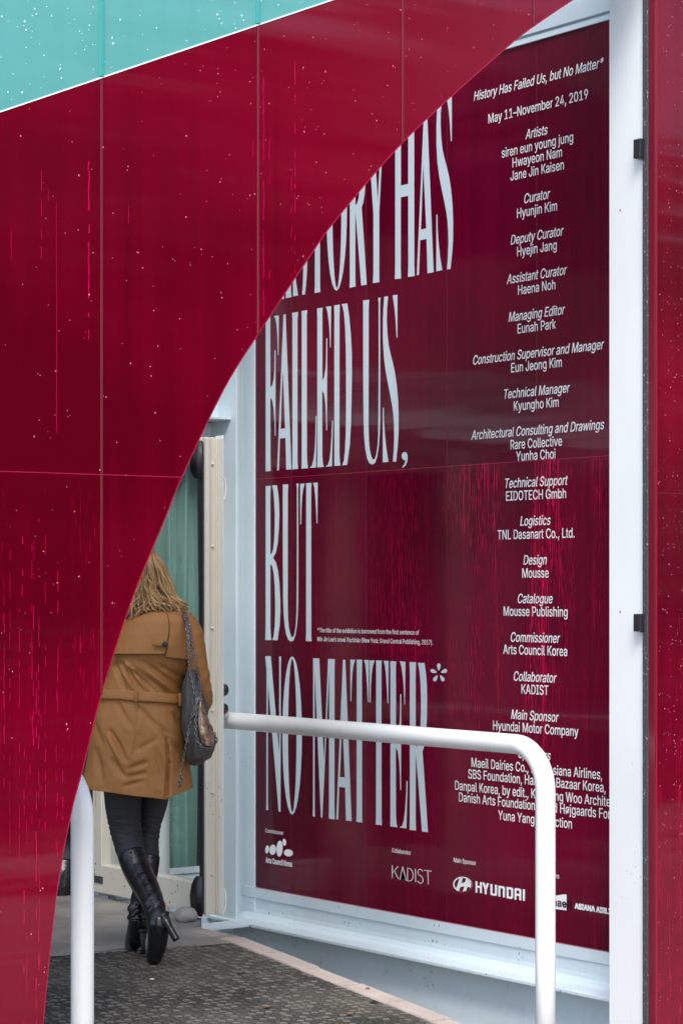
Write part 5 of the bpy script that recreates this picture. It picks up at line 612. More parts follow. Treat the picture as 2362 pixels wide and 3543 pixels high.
link('slab', nb(-2.8, 2.9, -2.7, 2.8, 0, .22, bev=.01), M['steel_shade'], pr_)
bb('corner_filler', 6.353, 6.46, 3.29, 3.42, -.3, 4.3, M['steel_shade'])
# sidelight window
wn = thing('side_window', 'tall fixed window behind the open door leaf with a white frame', 'window', (6.07, 3.35, .08))
for n_, x0, x1, z0, z1 in (('frame', 5.80, 5.84, .08, 2.15), ('frame', 6.31, 6.35, .08, 2.15), ('frame', 5.842, 6.308, .08, .11), ('frame', 5.842, 6.308, 2.11, 2.15)):
    link(n_, nb(x0 - 6.07, x1 - 6.07, -.02, .02, z0 - .08, z1 - .08, bev=.003), M['white'], wn)
link('pane', nb(5.84 - 6.07, 6.31 - 6.07, -.003, .003, .03, 2.03), M['glass'], wn)
# pleated curtain
bm = bmesh.new(); N = 150; A = []
for i in range(N + 1):
    x = lerp(5.80, 6.345, i / N); y = 3.46 + .034 * math.sin(x * 62) + .016 * math.sin(x * 127 + 1)
    A.append([bm.verts.new((x - 6.07, y - 3.46 + (.012 * math.sin(x * 37 + z * 2) if z < 1.8 else 0), z)) for z in (.07, .4, .9, 1.4, 1.9, 2.2)])
for i in range(N):
    for j in range(5): bm.faces.new((A[i][j], A[i + 1][j], A[i + 1][j + 1], A[i][j + 1]))
o = link('curtain', bm, M['curtain'], None, True); o.location = (6.07, 3.46, 0); tag(o, 'pleated teal sheer curtain with sequin stripes behind the side window', 'curtain')
# dark room behind
rmx = thing('interior_room', 'dark unlit room seen through the doorway', 'room', (4.0, 5.5, 0))
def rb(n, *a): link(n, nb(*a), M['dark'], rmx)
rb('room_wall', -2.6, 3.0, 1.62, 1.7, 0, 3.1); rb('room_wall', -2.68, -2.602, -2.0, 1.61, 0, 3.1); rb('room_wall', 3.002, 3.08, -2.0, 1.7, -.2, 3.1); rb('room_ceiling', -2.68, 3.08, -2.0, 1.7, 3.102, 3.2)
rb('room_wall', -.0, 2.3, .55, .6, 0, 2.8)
for o in rmx.children: pass

# ------------------------------------------------------------------ open glass door leaf
dl = thing('door_leaf', 'open cream framed glass door leaf held by a grey stone', 'door', (5.75, 3.39, .02))
D0 = Vector((5.75, 3.39, .02))
def db(name, x0, x1, y0, y1, z0, z1, m, bev=.002, par=None): return link(name, nb(x0 - D0.x, x1 - D0.x, y0 - D0.y, y1 - D0.y, z0 - D0.z, z1 - D0.z, bev=bev), m, par or dl)
V1, V2 = 2.385, 3.39; ZL0, ZL1 = .025, 2.17
DU0, DU1 = 5.708, 5.788
db('hinge_stile', DU0, DU1, V2 - .085, V2, ZL0, ZL1, M['cream'], .004)
db('bottom_rail', DU0, DU1, V1 + .036, V2 - .0855, ZL0, ZL0 + .135, M['cream'], .004)
db('top_rail', DU0, DU1, V1 + .036, V2 - .0855, ZL1 - .10, ZL1, M['cream'], .004)
ls = db('lock_stile', DU0 + .004, DU1, V1 + .006, V1 + .035, ZL0, ZL1, M['cream'], .003)
# profiled free edge: two lips and a recessed strip with screws
bm = bmesh.new()
for x0, x1, y in ((DU0 - .004, DU0 + .016, V1 - .014), (DU0 + .0165, DU0 + .021, V1 - .006), (DU1 - .024, DU1 - .018, V1 - .006), (DU1 - .0175, DU1 + .004, V1 - .014)):
    box(bm, x0 - D0.x, x1 - D0.x, y - D0.y, V1 + .0055 - D0.y, ZL0 - .004 - D0.z, ZL1 - .006 - D0.z, bev=.002)
link('edge_lip', bm, M['cream'], dl)
for i in range(6):
    bm = bmesh.new(); bmesh.ops.create_uvsphere(bm, u_segments=10, v_segments=6, radius=.007, matrix=Matrix.Translation((DU0 + .040 - D0.x, V1 + .004 - D0.y, .18 + i * .37)))
    link('screw', bm, M['cream'], dl, True)
db('outer_plate', DU1 + .0065, DU1 + .012, V1 - .01, V1 + .05, ZL0 - .01, ZL1 + .01, M['white'], .001)
db('pane', 5.757, 5.763, V1 + .03, V2 - .08, ZL0 + .13, ZL1 - .095, M['glass'], 0)
db('gasket', DU0 - .012, DU0 - .0045, V1 + .002, V1 + .032, ZL0 + .02, ZL1 - .08, M['black'], .003)
db('glazing_bead', DU0 + .002, DU0 + .014, V1 + .0325, V1 + .050, ZL0 + .136, ZL1 - .10, M['white'], .002)
for z0, z1 in ((ZL0 - .01, .20), (1.98, 2.155)):
    bm = bmesh.new(); c = []
    pts = [(0, .0), (.055, .005), (.085, .04), (.09, .09), (.075, .14), (.045, .175), (.0, .18)]
    h = (z1 - z0) / .18
    prism(bm, [(a, b * h) for a, b in pts], lambda a, b: (DU0 - .028 - D0.x, V1 + .002 + a - D0.y, z0 + b - D0.z), (.022, 0, 0))
    bmesh.ops.bevel(bm, geom=bm.edges[:], offset=.006, segments=2, affect='EDGES')
    link('rubber_cover', bm, M['black'], dl, True)
bm = bmesh.new(); box(bm, DU0 - .003 - D0.x, DU0 + .002 - D0.x, V2 - .10 - D0.y, V2 - .02 - D0.y, .05, .085, bev=.001)
link('scuff_plate', bm, M['blackm'], dl)
for zz, r in ((1.03, .030), (.945, .026)):
    bm = bmesh.new(); tube(bm, [(DU1 + .010 - D0.x, V1 + .03 - D0.y, zz - .02), (DU1 + .035 - D0.x, V1 + .03 - D0.y, zz - .02), (DU1 + .05 - D0.x, V1 + .03 - D0.y, zz - .02)], [r * .7, r, r * .8], 14)
    link('door_knob', bm, M['black'], dl, True)
for zz in (1.94, .08):
    bm = bmesh.new(); pth = spline([(DU1 + .012, 0, -.05), (DU1 + .030, 0, -.045), (DU1 + .036, 0, 0), (DU1 + .030, 0, .045), (DU1 + .012, 0, .05)], 4)
    tube(bm, [Vector((p.x - D0.x, V1 + .01 - D0.y, zz + p.z - D0.z)) for p in pth], .0045, 8); link('catch_loop', bm, M['white'], dl, True)

# stone wedged under the door
bm = bmesh.new(); bmesh.ops.create_icosphere(bm, subdivisions=4, radius=1)
for v in bm.verts:
    n_ = noise.noise(v.co * 1.3 + Vector((3, 1, 7))) * .16 + noise.noise(v.co * 4) * .03
    v.co = v.co * (1 + n_); v.co.x *= .052; v.co.y *= .045; v.co.z = max(v.co.z, -.86) * .035
o = link('stone', bm, M['stone'], None, True); o.location = (5.612, 2.395, .031); o.rotation_euler = (0, 0, YAW); tag(o, 'smooth grey stone on the concrete holding the door leaf open', 'stone')

# ------------------------------------------------------------------ handrails
def handrail(label, u, vend, bend_end=True):
    t = thing('handrail', label, 'handrail', (u, .274, -.42)); zc = .888; r = .172; P = [Vector((0, 0, 0)), Vector((0, 0, .5))]
    top = zc + .42
    for k in range(13):
        a = math.pi / 2 * k / 12; P.append(Vector((0, r - r * math.cos(a), top - r + r * math.sin(a))))
    e = vend - .274; r2 = .11
    for k in range(1, 10): P.append(Vector((0, lerp(r, e - r2, k / 10), top)))
    for k in range(13):
        a = math.pi / 2 * k / 12; P.append(Vector((0, e - r2 + r2 * math.sin(a), top - r2 + r2 * math.cos(a))))
    P.append(Vector((0, e, .5))); P.append(Vector((0, e, .0)))
    bm = bmesh.new(); tube(bm, P, .0385, 28); link('pipe', bm, M['rail'], t, True)
    for y in (0, e):
        bm = bmesh.new(); bmesh.ops.create_cone(bm, cap_ends=True, segments=24, radius1=.075, radius2=.07, depth=.012, matrix=Matrix.Translation((0, y, .007))); link('base_flange', bm, M['rail'], t)
    return t
handrail('white pipe handrail crossing in front of the lettered wall', 5.883, 3.04)
handrail('near white pipe handrail standing partly behind the red curved facade edge', 3.867, 3.04)

# ------------------------------------------------------------------ woman in the camel coat
wo = thing('person', 'woman in a camel trench coat and tall black heeled boots, seen from behind', 'person', (5.0386, 1.8301, 0), YAW)
def skin_mesh(verts, edges, rad, sub=2):
    me = bpy.data.meshes.new('sk'); me.from_pydata([Vector(v) for v in verts], edges, [])
    o = bpy.data.objects.new('sk', me); COL.objects.link(o)
    m = o.modifiers.new('s', 'SKIN'); m.use_smooth_shade = True
    for i, r in enumerate(rad):
        q = me.skin_vertices[0].data[i]; q.radius = (r, r) if not hasattr(r, '__len__') else r; q.use_root = (i == 0)
    s = o.modifiers.new('b', 'SUBSURF'); s.levels = sub; s.render_levels = sub
    dg = bpy.context.evaluated_depsgraph_get(); out = bpy.data.meshes.new_from_object(o.evaluated_get(dg))
    bpy.data.objects.remove(o); return out
def hand(V, E, Rr, wi, wrist, d, side, up):
    """palm and five curled fingers after the wrist vertex"""
    d = Vector(d).normalized(); sd_ = Vector(side).normalized(); up = Vector(up).normalized(); w_ = Vector(wrist)
    pc = w_ + d * .05; V.append(pc); Rr.append(.024); E.append((wi, len(V) - 1)); pi = len(V) - 1
    for k, (off, ln) in enumerate(((-.028, .070), (-.010, .080), (.010, .075), (.027, .058))):
        b = pc + d * .038 + sd_ * off; prev = pi
        for s in range(3):
            b = b + (d * math.cos(.45 * s + .1) - up * math.sin(.45 * s + .1)) * ln / 3; V.append(b.copy()); Rr.append(.0095 - .0012 * s); E.append((prev, len(V) - 1)); prev = len(V) - 1
    b = w_ + d * .025 - sd_ * .02; prev = wi
    for s in range(3):
        b = b + (d * .6 - sd_ * .6 - up * .3).normalized() * .026; V.append(b.copy()); Rr.append(.011 - .001 * s); E.append((prev, len(V) - 1)); prev = len(V) - 1
VV = [(-0.0059,0.0000,0.8651), (0.0000,0.0000,1.0559), (0.0299,0.0000,1.2348), (0.0537,0.0000,1.3540), (0.0505,0.0100,1.4315), (0.0402,0.0200,1.4972), (0.0342,0.0200,1.5509), (0.0346,0.0150,1.5987), (0.0277,0.0850,1.5032), (0.0252,0.1150,1.5274),
      (0.1312,0.0000,1.3362), (0.1849,0.0000,1.3123), (0.2337,0.0400,1.0721), (0.1589,0.3000,0.9810), (-0.0256,0.0200,1.3358), (-0.0793,0.0200,1.3119), (-0.1188,0.1200,1.0867), (-0.0925,0.3600,1.0027),
      (-0.0691,0.0000,0.8174), (-0.0557,0.0100,0.4526), (0.0229,-0.1300,0.2829), (0.0736,-0.2350,0.1937), (0.0852,-0.2500,0.0273), (0.0489,0.0300,0.8153), (0.0233,0.0800,0.4511), (0.0096,0.0000,0.2569), (-0.0086,-0.0650,0.1586), (-0.0366,0.0100,0.0264)]
RR = [.12, .11, .12, .075, .045, .055, .075, .055, .035, .012, .06, .05, .036, .026, .06, .05, .036, .026, .05, .034, .028, .024, .018, .05, .026, .026, .024, .018]
EE = [(0, 1), (1, 2), (2, 3), (3, 4), (4, 5), (5, 6), (6, 7), (5, 8), (6, 9), (3, 10), (10, 11), (11, 12), (12, 13), (3, 14), (14, 15), (15, 16), (16, 17), (0, 18), (18, 19), (19, 20), (20, 21), (21, 22), (0, 23), (23, 24), (24, 25), (25, 26), (26, 27)]
hand(VV, EE, RR, 13, VV[13], (-.2, 1, .1), (1, .2, 0), (0, 0, 1)); hand(VV, EE, RR, 17, VV[17], (.2, 1, .1), (-1, .2, 0), (0, 0, 1))
link('body', skin_mesh(VV, EE, RR), M['skin'], wo, True)

COAT = [(2098,522,572,.02,.05),(2112,500,600,.015,.075),(2128,462,636,.01,.10),(2150,440,655,.0,.115),(2190,424,664,.0,.125),(2240,410,658,0,.13),(2300,392,648,0,.128),(2350,368,638,0,.122),(2400,348,634,0,.12),(2440,338,638,0,.13),(2520,318,648,0,.15),(2600,304,656,0,.158),(2700,291,664,0,.164),(2768,283,669,0,.166)]
HEM = [(280,2726),(310,2733),(440,2752),(575,2768),(592,2758),(668,2727)]
CRE = [(390,2286,432,2384,8,-6),(399,2283,488,2381,8,-6),(418,2296,545,2392,9,-6),(410,2290,460,2384,6,4),(456,2312,582,2402,10,-5),(440,2300,560,2398,7,4),(498,2290,622,2380,10,-5),(545,2300,640,2350,9,-4),(430,2290,505,2384,6,4),(520,2330,600,2395,8,4),
       (478,2450,582,2542,11,-5),(410,2440,446,2512,10,-4),(381,2532,434,2628,9,-6),(372,2545,420,2640,8,4),(390,2632,424,2684,10,-5),(592,2560,634,2604,9,-4),(440,2690,500,2676,9,-4),(430,2722,492,2704,8,-4),(470,2600,540,2560,10,-3),(446,2660,505,2640,9,-4),(510,2470,560,2520,9,3),(600,2470,640,2520,8,-4),(540,2600,570,2700,12,-5),(330,2600,350,2700,12,-5),(320,2500,352,2580,10,-4),
       (477,2448,474,2544,4,-3),(474,2544,456,2640,4,-3),(456,2640,444,2755,4,-3),(579,2556,585,2640,5,-9),(585,2640,577,2765,6,-11),(560,2150,600,2210,14,-3),(600,2180,640,2160,12,-3),(470,2150,430,2220,14,-3)]
def pt3(p): return Vector(W_(p[0], p[1], p[2]))
def W_(px, py, y=0):
    d = 9.68 + y
    return Vector(((px - 1181) / 8117 * d + .8241, y, 1.49 - (py - 2036) / 8117 * d))
def coat_pt(th, py, off=0, crease=True):
    xl, xr, yc, hd = itp(COAT, py); cx = (xl + xr) / 2; hx = (xr - xl) / 2
    c, s = math.cos(th), math.sin(th); e = 2 / 2.35
    nx, ny = abs(c) ** e * (1 if c > 0 else -1), abs(s) ** e * (1 if s > 0 else -1)
    px = cx + hx * nx; y = yc + hd * ny
    if py > 2600:
        hem = itp(HEM, min(max(px, 280), 668))[0]; py = py + (hem - 2768) * ((py - 2600) / 168) ** 1.5
    o = off
    if crease and ny < .2:
        for x1, y1, x2, y2, wd, am in CRE:
            if abs(px - (x1 + x2) / 2) > 90 or abs(py - (y1 + y2) / 2) > 110: continue
            dx, dy = x2 - x1, y2 - y1; L2 = dx * dx + dy * dy; t = ((px - x1) * dx + (py - y1) * dy) / L2
            tt = min(max(t, 0), 1); dd = math.hypot(px - x1 - dx * tt, py - y1 - dy * tt)
            o += am * .0028 * math.exp(-(dd / wd) ** 2) * math.sin(math.pi * (.15 + .7 * tt))
        o += .004 * noise.noise(Vector((px * .02, py * .012, 3))) + .0022 * noise.noise(Vector((px * .05, py * .03, 9)))
        if py > 2440: o += .006 * noise.noise(Vector((px * .013, py * .006, 5))) 
    P = W_(px, py, y); n = Vector((c / max(hx / 838, .01), s / hd, 0)).normalized()
    return P + n * o
def grid(f, nu, nv, cyc=False):
    bm = bmesh.new(); G = [[bm.verts.new(f(i / (nu if cyc else nu - 1), j / (nv - 1))) for j in range(nv)] for i in range(nu)]
    for i in range(nu if cyc else nu - 1):
        for j in range(nv - 1):
            a = G[i]; b = G[(i + 1) % nu]; bm.faces.new((a[j], b[j], b[j + 1], a[j + 1]))
    return bm
def solid(o, th, off=-1):
    m = o.modifiers.new('solid', 'SOLIDIFY'); m.thickness = th; m.offset = off; return o
bm = grid(lambda a, b: coat_pt(2 * math.pi * a, lerp(2098, 2768, b)), 230, 190, True)
bmesh.ops.recalc_face_normals(bm, faces=bm.faces)
coat = solid(link('trench_coat', bm, M['coat'], wo, True), .004)
# storm flap across the back, two halves meeting at the slit
def flap(t0, t1, right):
    def f(a, b):
        th = lerp(t0, t1, a)
        bot = lerp(2264, 2263, a) if not right else lerp(2274, 2292, a)
        py = lerp(2118, bot, b); lift = .007 + .013 * b ** 2 + .003 * noise.noise(Vector((a * 3, b * 2, 2 if right else 5)))
        return coat_pt(th, py, lift, False)
    return f
thm = 1.5 * math.pi + .28
for t0, t1, rt in ((math.pi - .15, thm - .012, False), (thm + .012, 2 * math.pi + .10, True)):
    bm = grid(flap(t0, t1, rt), 60, 40); bmesh.ops.recalc_face_normals(bm, faces=bm.faces)
    solid(link('storm_flap', bm, M['coat'], coat, True), .004, 0)
bm = bmesh.new(); box(bm, -.032, .032, -.004, .004, -.0095, .0095, bev=.003)
o = link('flap_tab', bm, M['coat'], coat, True); o.location = W_(556, 2228, -.158); o.rotation_euler = (0, R(4), R(5))
bm = bmesh.new(); bmesh.ops.create_cone(bm, cap_ends=True, segments=24, radius1=.0125, radius2=.011, depth=.007); bmesh.ops.bevel(bm, geom=bm.edges[:], offset=.001, segments=1, affect='EDGES')
o = link('button', bm, M['black'], coat, True); o.location = W_(571, 2230, -.166); o.rotation_euler = (R(90), 0, 0)
# belt
def beltf(a, b):
    th = 2 * math.pi * a; P = itp(COAT, 2405); px = (P[0] + P[1]) / 2 + (P[1] - P[0]) / 2 * math.cos(th)
    py = 2398 + (px - 350) / 285 * 23 + lerp(-17, 17, b) + 2.5 * noise.noise(Vector((px * .015, 0, 1)))
    return coat_pt(th, py, .012 + .002 * math.sin(b * math.pi), False)
bm = grid(beltf, 120, 7, True); bmesh.ops.recalc_face_normals(bm, faces=bm.faces)
solid(link('coat_belt', bm, M['coat'], coat, True), .005)
for px_, py_ in ((470, 2408), (623, 2421)):
    bm = bmesh.new(); box(bm, -.006, .006, -.004, .003, -.027, .027, bev=.002)
    o = link('belt_loop', bm, M['coat'], coat, True)
    yy = min(coat_pt(t_ * .02, py_, .017, False).y if abs(coat_pt(t_ * .02, py_, 0, False).x - W_(px_, py_).x) < .012 else 9 for t_ in range(157, 314)); o.location = W_(px_, py_, yy - .003)
# collar
def colf(a, b):
    th = 2 * math.pi * a; rr = lerp(.052, .066, b ** .7)
    c0 = W_(540, 2100, .01); return c0 + Vector((rr * 1.12 * math.cos(th), rr * math.sin(th) * .95, lerp(.028, -.022, b) + .006 * math.sin(th * 2)))
solid(link('collar', grid(colf, 60, 8, True), M['coat'], coat, True), .005)
# sleeves
def sleeve(pts, rad):
    bm = bmesh.new(); P = spline([W_(*p) for p in pts], 9); n = len(P); rd = []
    for i in range(n):
        x = i / (n - 1) * (len(rad) - 1); k = min(int(x), len(rad) - 2); rd.append(lerp(rad[k], rad[k + 1], x - k))
    rg = tube(bm, P, rd, 36)
    for i, rng_ in enumerate(rg):
        for v in rng_:
            d = (v.co - P[i]).normalized(); v.co += d * (.004 * noise.noise(Vector((v.co.x * 20, v.co.y * 20, v.co.z * 34))) + .003 * math.sin(i * 1.35 + 2 * d.x) * (.3 + .7 * math.exp(-((i / n - .6) / .18) ** 2)))
    return bm
link('sleeve', sleeve([(618,2150,.0), (652,2200,.0), (668,2290,.0), (686,2375,.02), (690,2425,.10), (655,2455,.27)], [.062, .062, .058, .052, .054, .042]), M['coat'], coat, True)
link('sleeve', sleeve([(455,2150,.02), (432,2200,.02), (412,2290,.03), (402,2365,.10), (415,2405,.2), (438,2425,.33)], [.062, .060, .056, .050, .048, .042]), M['coat'], coat, True)
bm = bmesh.new(); box(bm, -.045, .045, -.018, .018, -.003, .003, bev=.002); o = link('epaulette', bm, M['coat'], coat, True); o.location = W_(642, 2136, .0) + Vector((0, 0, .022)); o.rotation_euler = (0, R(32), 0)
# trousers
def leg(pts, rad, wr):
    bm = bmesh.new(); P = spline([W_(*p) for p in pts], 10); n = len(P); rd = []
    for i in range(n):
        x = i / (n - 1) * (len(rad) - 1); k = min(int(x), len(rad) - 2); rd.append(lerp(rad[k], rad[k + 1], x - k))
    rg = tube(bm, P, rd, 32)
    for i, r_ in enumerate(rg):
        for v in r_:
            d = (v.co - P[i]).normalized(); zz = v.co.z
            v.co += d * wr * math.exp(-((i / n - .62) / .2) ** 2) * (math.sin(zz * 300 + 3 * d.x + 2 * noise.noise(v.co * 9)) * .5 + noise.noise(Vector((d.x * 2, d.y * 2, zz * 60))))
    return bm
tr = link('trousers', leg([(432,2590,0), (426,2700,.0), (426,2780,.005), (432,2850,.01), (444,2910,.0), (462,2975,-.04), (478,3020,-.08)], [.088, .082, .076, .068, .062, .058, .052], .0048), M['jeans'], wo, True)
link('trouser_leg', leg([(535,2590,.03), (533,2700,.06), (528,2780,.08), (518,2850,.085), (514,2910,.08), (514,2970,.06), (512,3020,.04)], [.085, .074, .062, .048, .042, .044, .042], .0036), M['jeans'], tr, True)
# boots
def boot(shaft, sr, foot, fr2, heel, hr, wrinkle):
    bm = bmesh.new(); P = spline([W_(*p) for p in shaft], 9); n = len(P); rd = []
    for i in range(n):
        x = i / (n - 1) * (len(sr) - 1); k = min(int(x), len(sr) - 2); rd.append(lerp(sr[k], sr[k + 1], x - k))
    rg = tube(bm, P, rd, 32)
    for i, r_ in enumerate(rg):
        for v in r_:
            d = (v.co - P[i]).normalized(); q = i / n
            v.co += d * wrinkle * (.12 + 1.6 * math.exp(-((q - .82) / .13) ** 2)) * (math.sin(q * 46 + 3.5 * d.x + 5 * noise.noise(v.co * 9)) + 1.3 * noise.noise(v.co * 22))
    F = spline([W_(*p) for p in foot], 8); n = len(F); fd = []
    for i in range(n):
        x = i / (n - 1) * (len(fr2) - 1); k = min(int(x), len(fr2) - 2); fd.append(lerp(fr2[k], fr2[k + 1], x - k))
    tube(bm, F, fd, 24)
    return bm
def heelm(heel, hr):
    bm = bmesh.new(); tube(bm, spline([W_(*p) for p in heel], 5), [lerp(hr[0], hr[1], (i / 5) ** .6) if i < 6 else hr[1] for i in range((len(heel) - 1) * 5 + 1)], 18); return bm
b1 = link('boot', boot([(456,2960,-.04), (474,3010,-.08), (500,3062,-.14), (522,3108,-.20), (534,3140,-.235), (541,3172,-.25)], [.0595, .058, .055, .048, .044, .043], [(541,3160,-.25), (547,3195,-.275), (547,3235,-.27), (542,3280,-.255), (531,3318,-.24), (520,3338,-.23)], [.041, .046, .042, .038, .030, .012], None, None, .0016), M['leather'], wo, True); b1['label'] = 'trailing boot lifted on its toe'
link('heel', heelm([(562,3172,-.285), (587,3213,-.31), (611,3254,-.325)], [.032, .0145]), M['leather'], b1, True)
b2 = link('boot', boot([(514,2965,.055), (508,3020,.03), (498,3070,.0), (486,3115,-.04), (478,3150,-.065), (476,3185,-.075)], [.048, .046, .044, .041, .040, .042], [(480,3175,-.08), (476,3215,-.065), (466,3250,-.02), (458,3268,.02), (452,3277,.05)], [.040, .043, .040, .033, .012], None, None, .003), M['leather'], wo, True); b2['label'] = 'planted boot with wet creases'
link('heel', heelm([(494,3222,-.11), (495,3262,-.125), (495,3302,-.125)], [.025, .010]), M['leather'], b2, True)

# hair: dark shell plus many wavy locks
HW = [(1903,4),(1908,14),(1920,25),(1936,38),(1958,50),(1979,58),(2000,67),(2033,80),(2054,86),(2078,98),(2094,108),(2121,113),(2135,112)]
HD = [(1903,.01),(1912,.06),(1930,.10),(1960,.125),(2000,.13),(2040,.12),(2080,.118),(2135,.125)]
def hair_pt(th, py, k=1.0):
    w_ = itp(HW, py)[0] / 838 * k; dd = itp(HD, py)[0] * k
    return W_(521, py, .03) + Vector((w_ * math.sin(th), -dd * math.cos(th), 0))
bm = grid(lambda a, b: hair_pt(2 * math.pi * a, lerp(1903, 2085, b), .9 if lerp(1903, 2085, b) < 2000 else .84), 48, 26, True)
hr = link('hair', bm, M['hairbase'], wo, True)
bm = bmesh.new(); lay = bm.verts.layers.float.new('tone'); hrnd = random.Random(11)
for i in range(1000):
    th = hrnd.uniform(-2.3, 2.3); k = hrnd.choice((1.0, 1.0, .95, .9)) * hrnd.uniform(.96, 1.04); tone = min(1, max(0, hrnd.gauss(.52 + .20 * math.sin(th * 9), .28)))
    side = 1 if th > .12 else -1
    y0 = hrnd.uniform(1904, 1945); y1 = hrnd.uniform(2085, 2140) - (14 if abs(th - .12) < .25 else 0); ph = 4.5 * math.sin(th * 2.6) + hrnd.gauss(0, .55); fq = hrnd.uniform(1.6, 1.9); am = hrnd.uniform(.012, .028); r0 = hrnd.uniform(.0009, .0026)
    pts = []; rad = []; n = 18
    curl = hrnd.uniform(-.5, 1)
    for j in range(n):
        q = j / (n - 1); py = lerp(y0, y1, q); thj = .12 + (th - .12) * (.55 + .45 * q) + side * .10 * q ** 1.5
        p = hair_pt(thj, py, k); wv = am * q * math.sin(6.28 * fq * q + ph + th * 1.5)
        p += Vector((math.cos(thj) * wv, math.sin(thj) * wv, 0)) + Vector((0, -.005 * q * math.cos(6.28 * fq * q + ph), 0))
        if q > .85: p += Vector((side * .030 * curl * (q - .85) / .15, 0, .010 * abs(curl) * ((q - .85) / .15) ** 2))
        pts.append(p); rad.append((r0 * (1 - .6 * q ** 3) + .0004, r0 * .55))
    nv0 = len(bm.verts); tube(bm, pts, rad, 6); bm.verts.ensure_lookup_table()
    for vi in range(nv0, len(bm.verts)):
        j = (vi - nv0) // 6; q = j / (n - 1); dk = .30 * math.exp(-((thj - .2) / .28) ** 2) * math.exp(-((q - .5) / .3) ** 2)
        bm.verts[vi][lay] = max(0, min(1, tone * (.55 + .6 * min(1, q * 1.6)) - dk + .06 * math.sin(j)))
link('hair_locks', bm, M['hair'], hr, True)
for s in (-1, 1):
    bm = bmesh.new(); bmesh.ops.create_uvsphere(bm, u_segments=10, v_segments=8, radius=.012, matrix=Matrix.Translation(W_(520 + 26 * s, 1990, .115))); link('eye', bm, M['eye'], wo, True)

# ------------------------------------------------------------------ shoulder bag
bg_ = thing('shoulder_bag', 'slouchy dark grey suede shoulder bag with chain trim hanging from the woman’s right shoulder', 'bag', (5.0386, 1.8301, 0), YAW)
BG = [(2318,650,678,.03),(2326,640,688,.05),(2360,630,694,.07),(2400,627,706,.09),(2450,629,716,.11),(2500,633,728,.125),(2540,637,742,.13),(2570,640,749,.13),(2600,643,742,.125),(2625,646,724,.11),(2642,650,700,.08),(2650,658,686,.04)]
def bag_pt(a, b, k=0):
    th = 2 * math.pi * a; py = lerp(2318, 2650, b); xl, xr, hd = itp(BG, py); c, s = math.cos(th), math.sin(th); e = .8
    x = (xl + xr) / 2 + (xr - xl) / 2 * abs(c) ** e * (1 if c > 0 else -1); y = -.11 + hd * abs(s) ** e * (1 if s > 0 else -1)
    P = W_(x, py, y); n = .010 * noise.noise(Vector((x * .02, py * .01, y * 8))) + .004 * math.sin(x * .25 + py * .02)
    return P + Vector((c, s, 0)) * (n + k)
bm = grid(bag_pt, 72, 60, True); bmesh.ops.holes_fill(bm, edges=bm.edges); bmesh.ops.recalc_face_normals(bm, faces=bm.faces)
link('bag_body', bm, M['bag'], bg_, True)
GS = [(2428,690,696),(2450,688,706),(2480,687,716),(2520,688,728),(2550,692,738),(2570,700,740),(2582,712,732)]
def gus(a, b):
    py = lerp(2428, 2582, b); xl, xr = itp(GS, py); x = lerp(xl, xr, a); bx, bxr, hd = itp(BG, py); cx = (bx + bxr) / 2; hx = (bxr - bx) / 2
    q = min(.98, abs((x - cx) / hx)); y = -.11 - hd * (1 - q ** 2.5) ** .5 * 1.0 - .006 - .012 * math.sin(math.pi * a)
    return W_(x, py, y + .004 * noise.noise(Vector((x * .06, py * .04, 0))))
solid(link('gusset', grid(gus, 20, 30), M['bronze'], bg_, True), .004)
def chain(path, pitch=.0135, r=.0068, wire=.0022):
    P = spline(path, 14); L = [0]
    for a, b in zip(P, P[1:]): L.append(L[-1] + (b - a).length)
    bm = bmesh.new(); s = 0; i = 0; k = 0
    while s < L[-1]:
        while i < len(L) - 2 and L[i + 1] < s: i += 1
        t_ = (s - L[i]) / max(L[i + 1] - L[i], 1e-6); p = P[i].lerp(P[i + 1], t_); d = (P[i + 1] - P[i]).normalized()
        sd_ = d.orthogonal().normalized(); sd_ = Matrix.Rotation(R(45 + 90 * (k % 2)), 3, d) @ sd_
        ring = [p + d * (r * 1.35 * math.cos(q * math.tau / 8)) + sd_ * (r * .72 * math.sin(q * math.tau / 8)) for q in range(8)]
        vs_ = []
        for q in range(8):
            tn = (ring[(q + 1) % 8] - ring[q - 1]).normalized(); n1 = tn.cross(d.cross(sd_)).normalized(); n2 = d.cross(sd_).normalized()
            vs_.append([bm.verts.new(ring[q] + n1 * wire * math.cos(m_ * math.tau / 5) + n2 * wire * math.sin(m_ * math.tau / 5)) for m_ in range(5)])
        for q in range(8):
            for m_ in range(5): bm.faces.new((vs_[q][m_], vs_[(q + 1) % 8][m_], vs_[(q + 1) % 8][(m_ + 1) % 5], vs_[q][(m_ + 1) % 5]))
        s += pitch; k += 1
    return bm
def onb(px, py, e=.006):
    bx, bxr, hd = itp(BG, py); cx = (bx + bxr) / 2; hx = (bxr - bx) / 2; q = min(.97, abs((px - cx) / hx)); return W_(px, py, -.11 - hd * (1 - q ** 2.5) ** .5 - e - .006)
def cl_(name, path): link(name, chain(path), M['chain'], bg_, True)
cl_('chain_strap', [W_(628,2136,.02), W_(634,2128,-.06), W_(645,2165,-.135), W_(653,2240,-.16), W_(656,2310,-.165), onb(664,2350), onb(676,2400), onb(684,2428)])
cl_('chain_strap', [W_(638,2132,.02), W_(642,2128,-.06), W_(655,2170,-.13), W_(668,2240,-.15), W_(680,2300,-.16), onb(690,2350), onb(693,2400), onb(693,2428)])
cl_('chain_strap', [W_(633,2134,.02), W_(638,2126,-.06), W_(650,2180,-.14), W_(655,2260,-.165), W_(658,2320,-.17)])
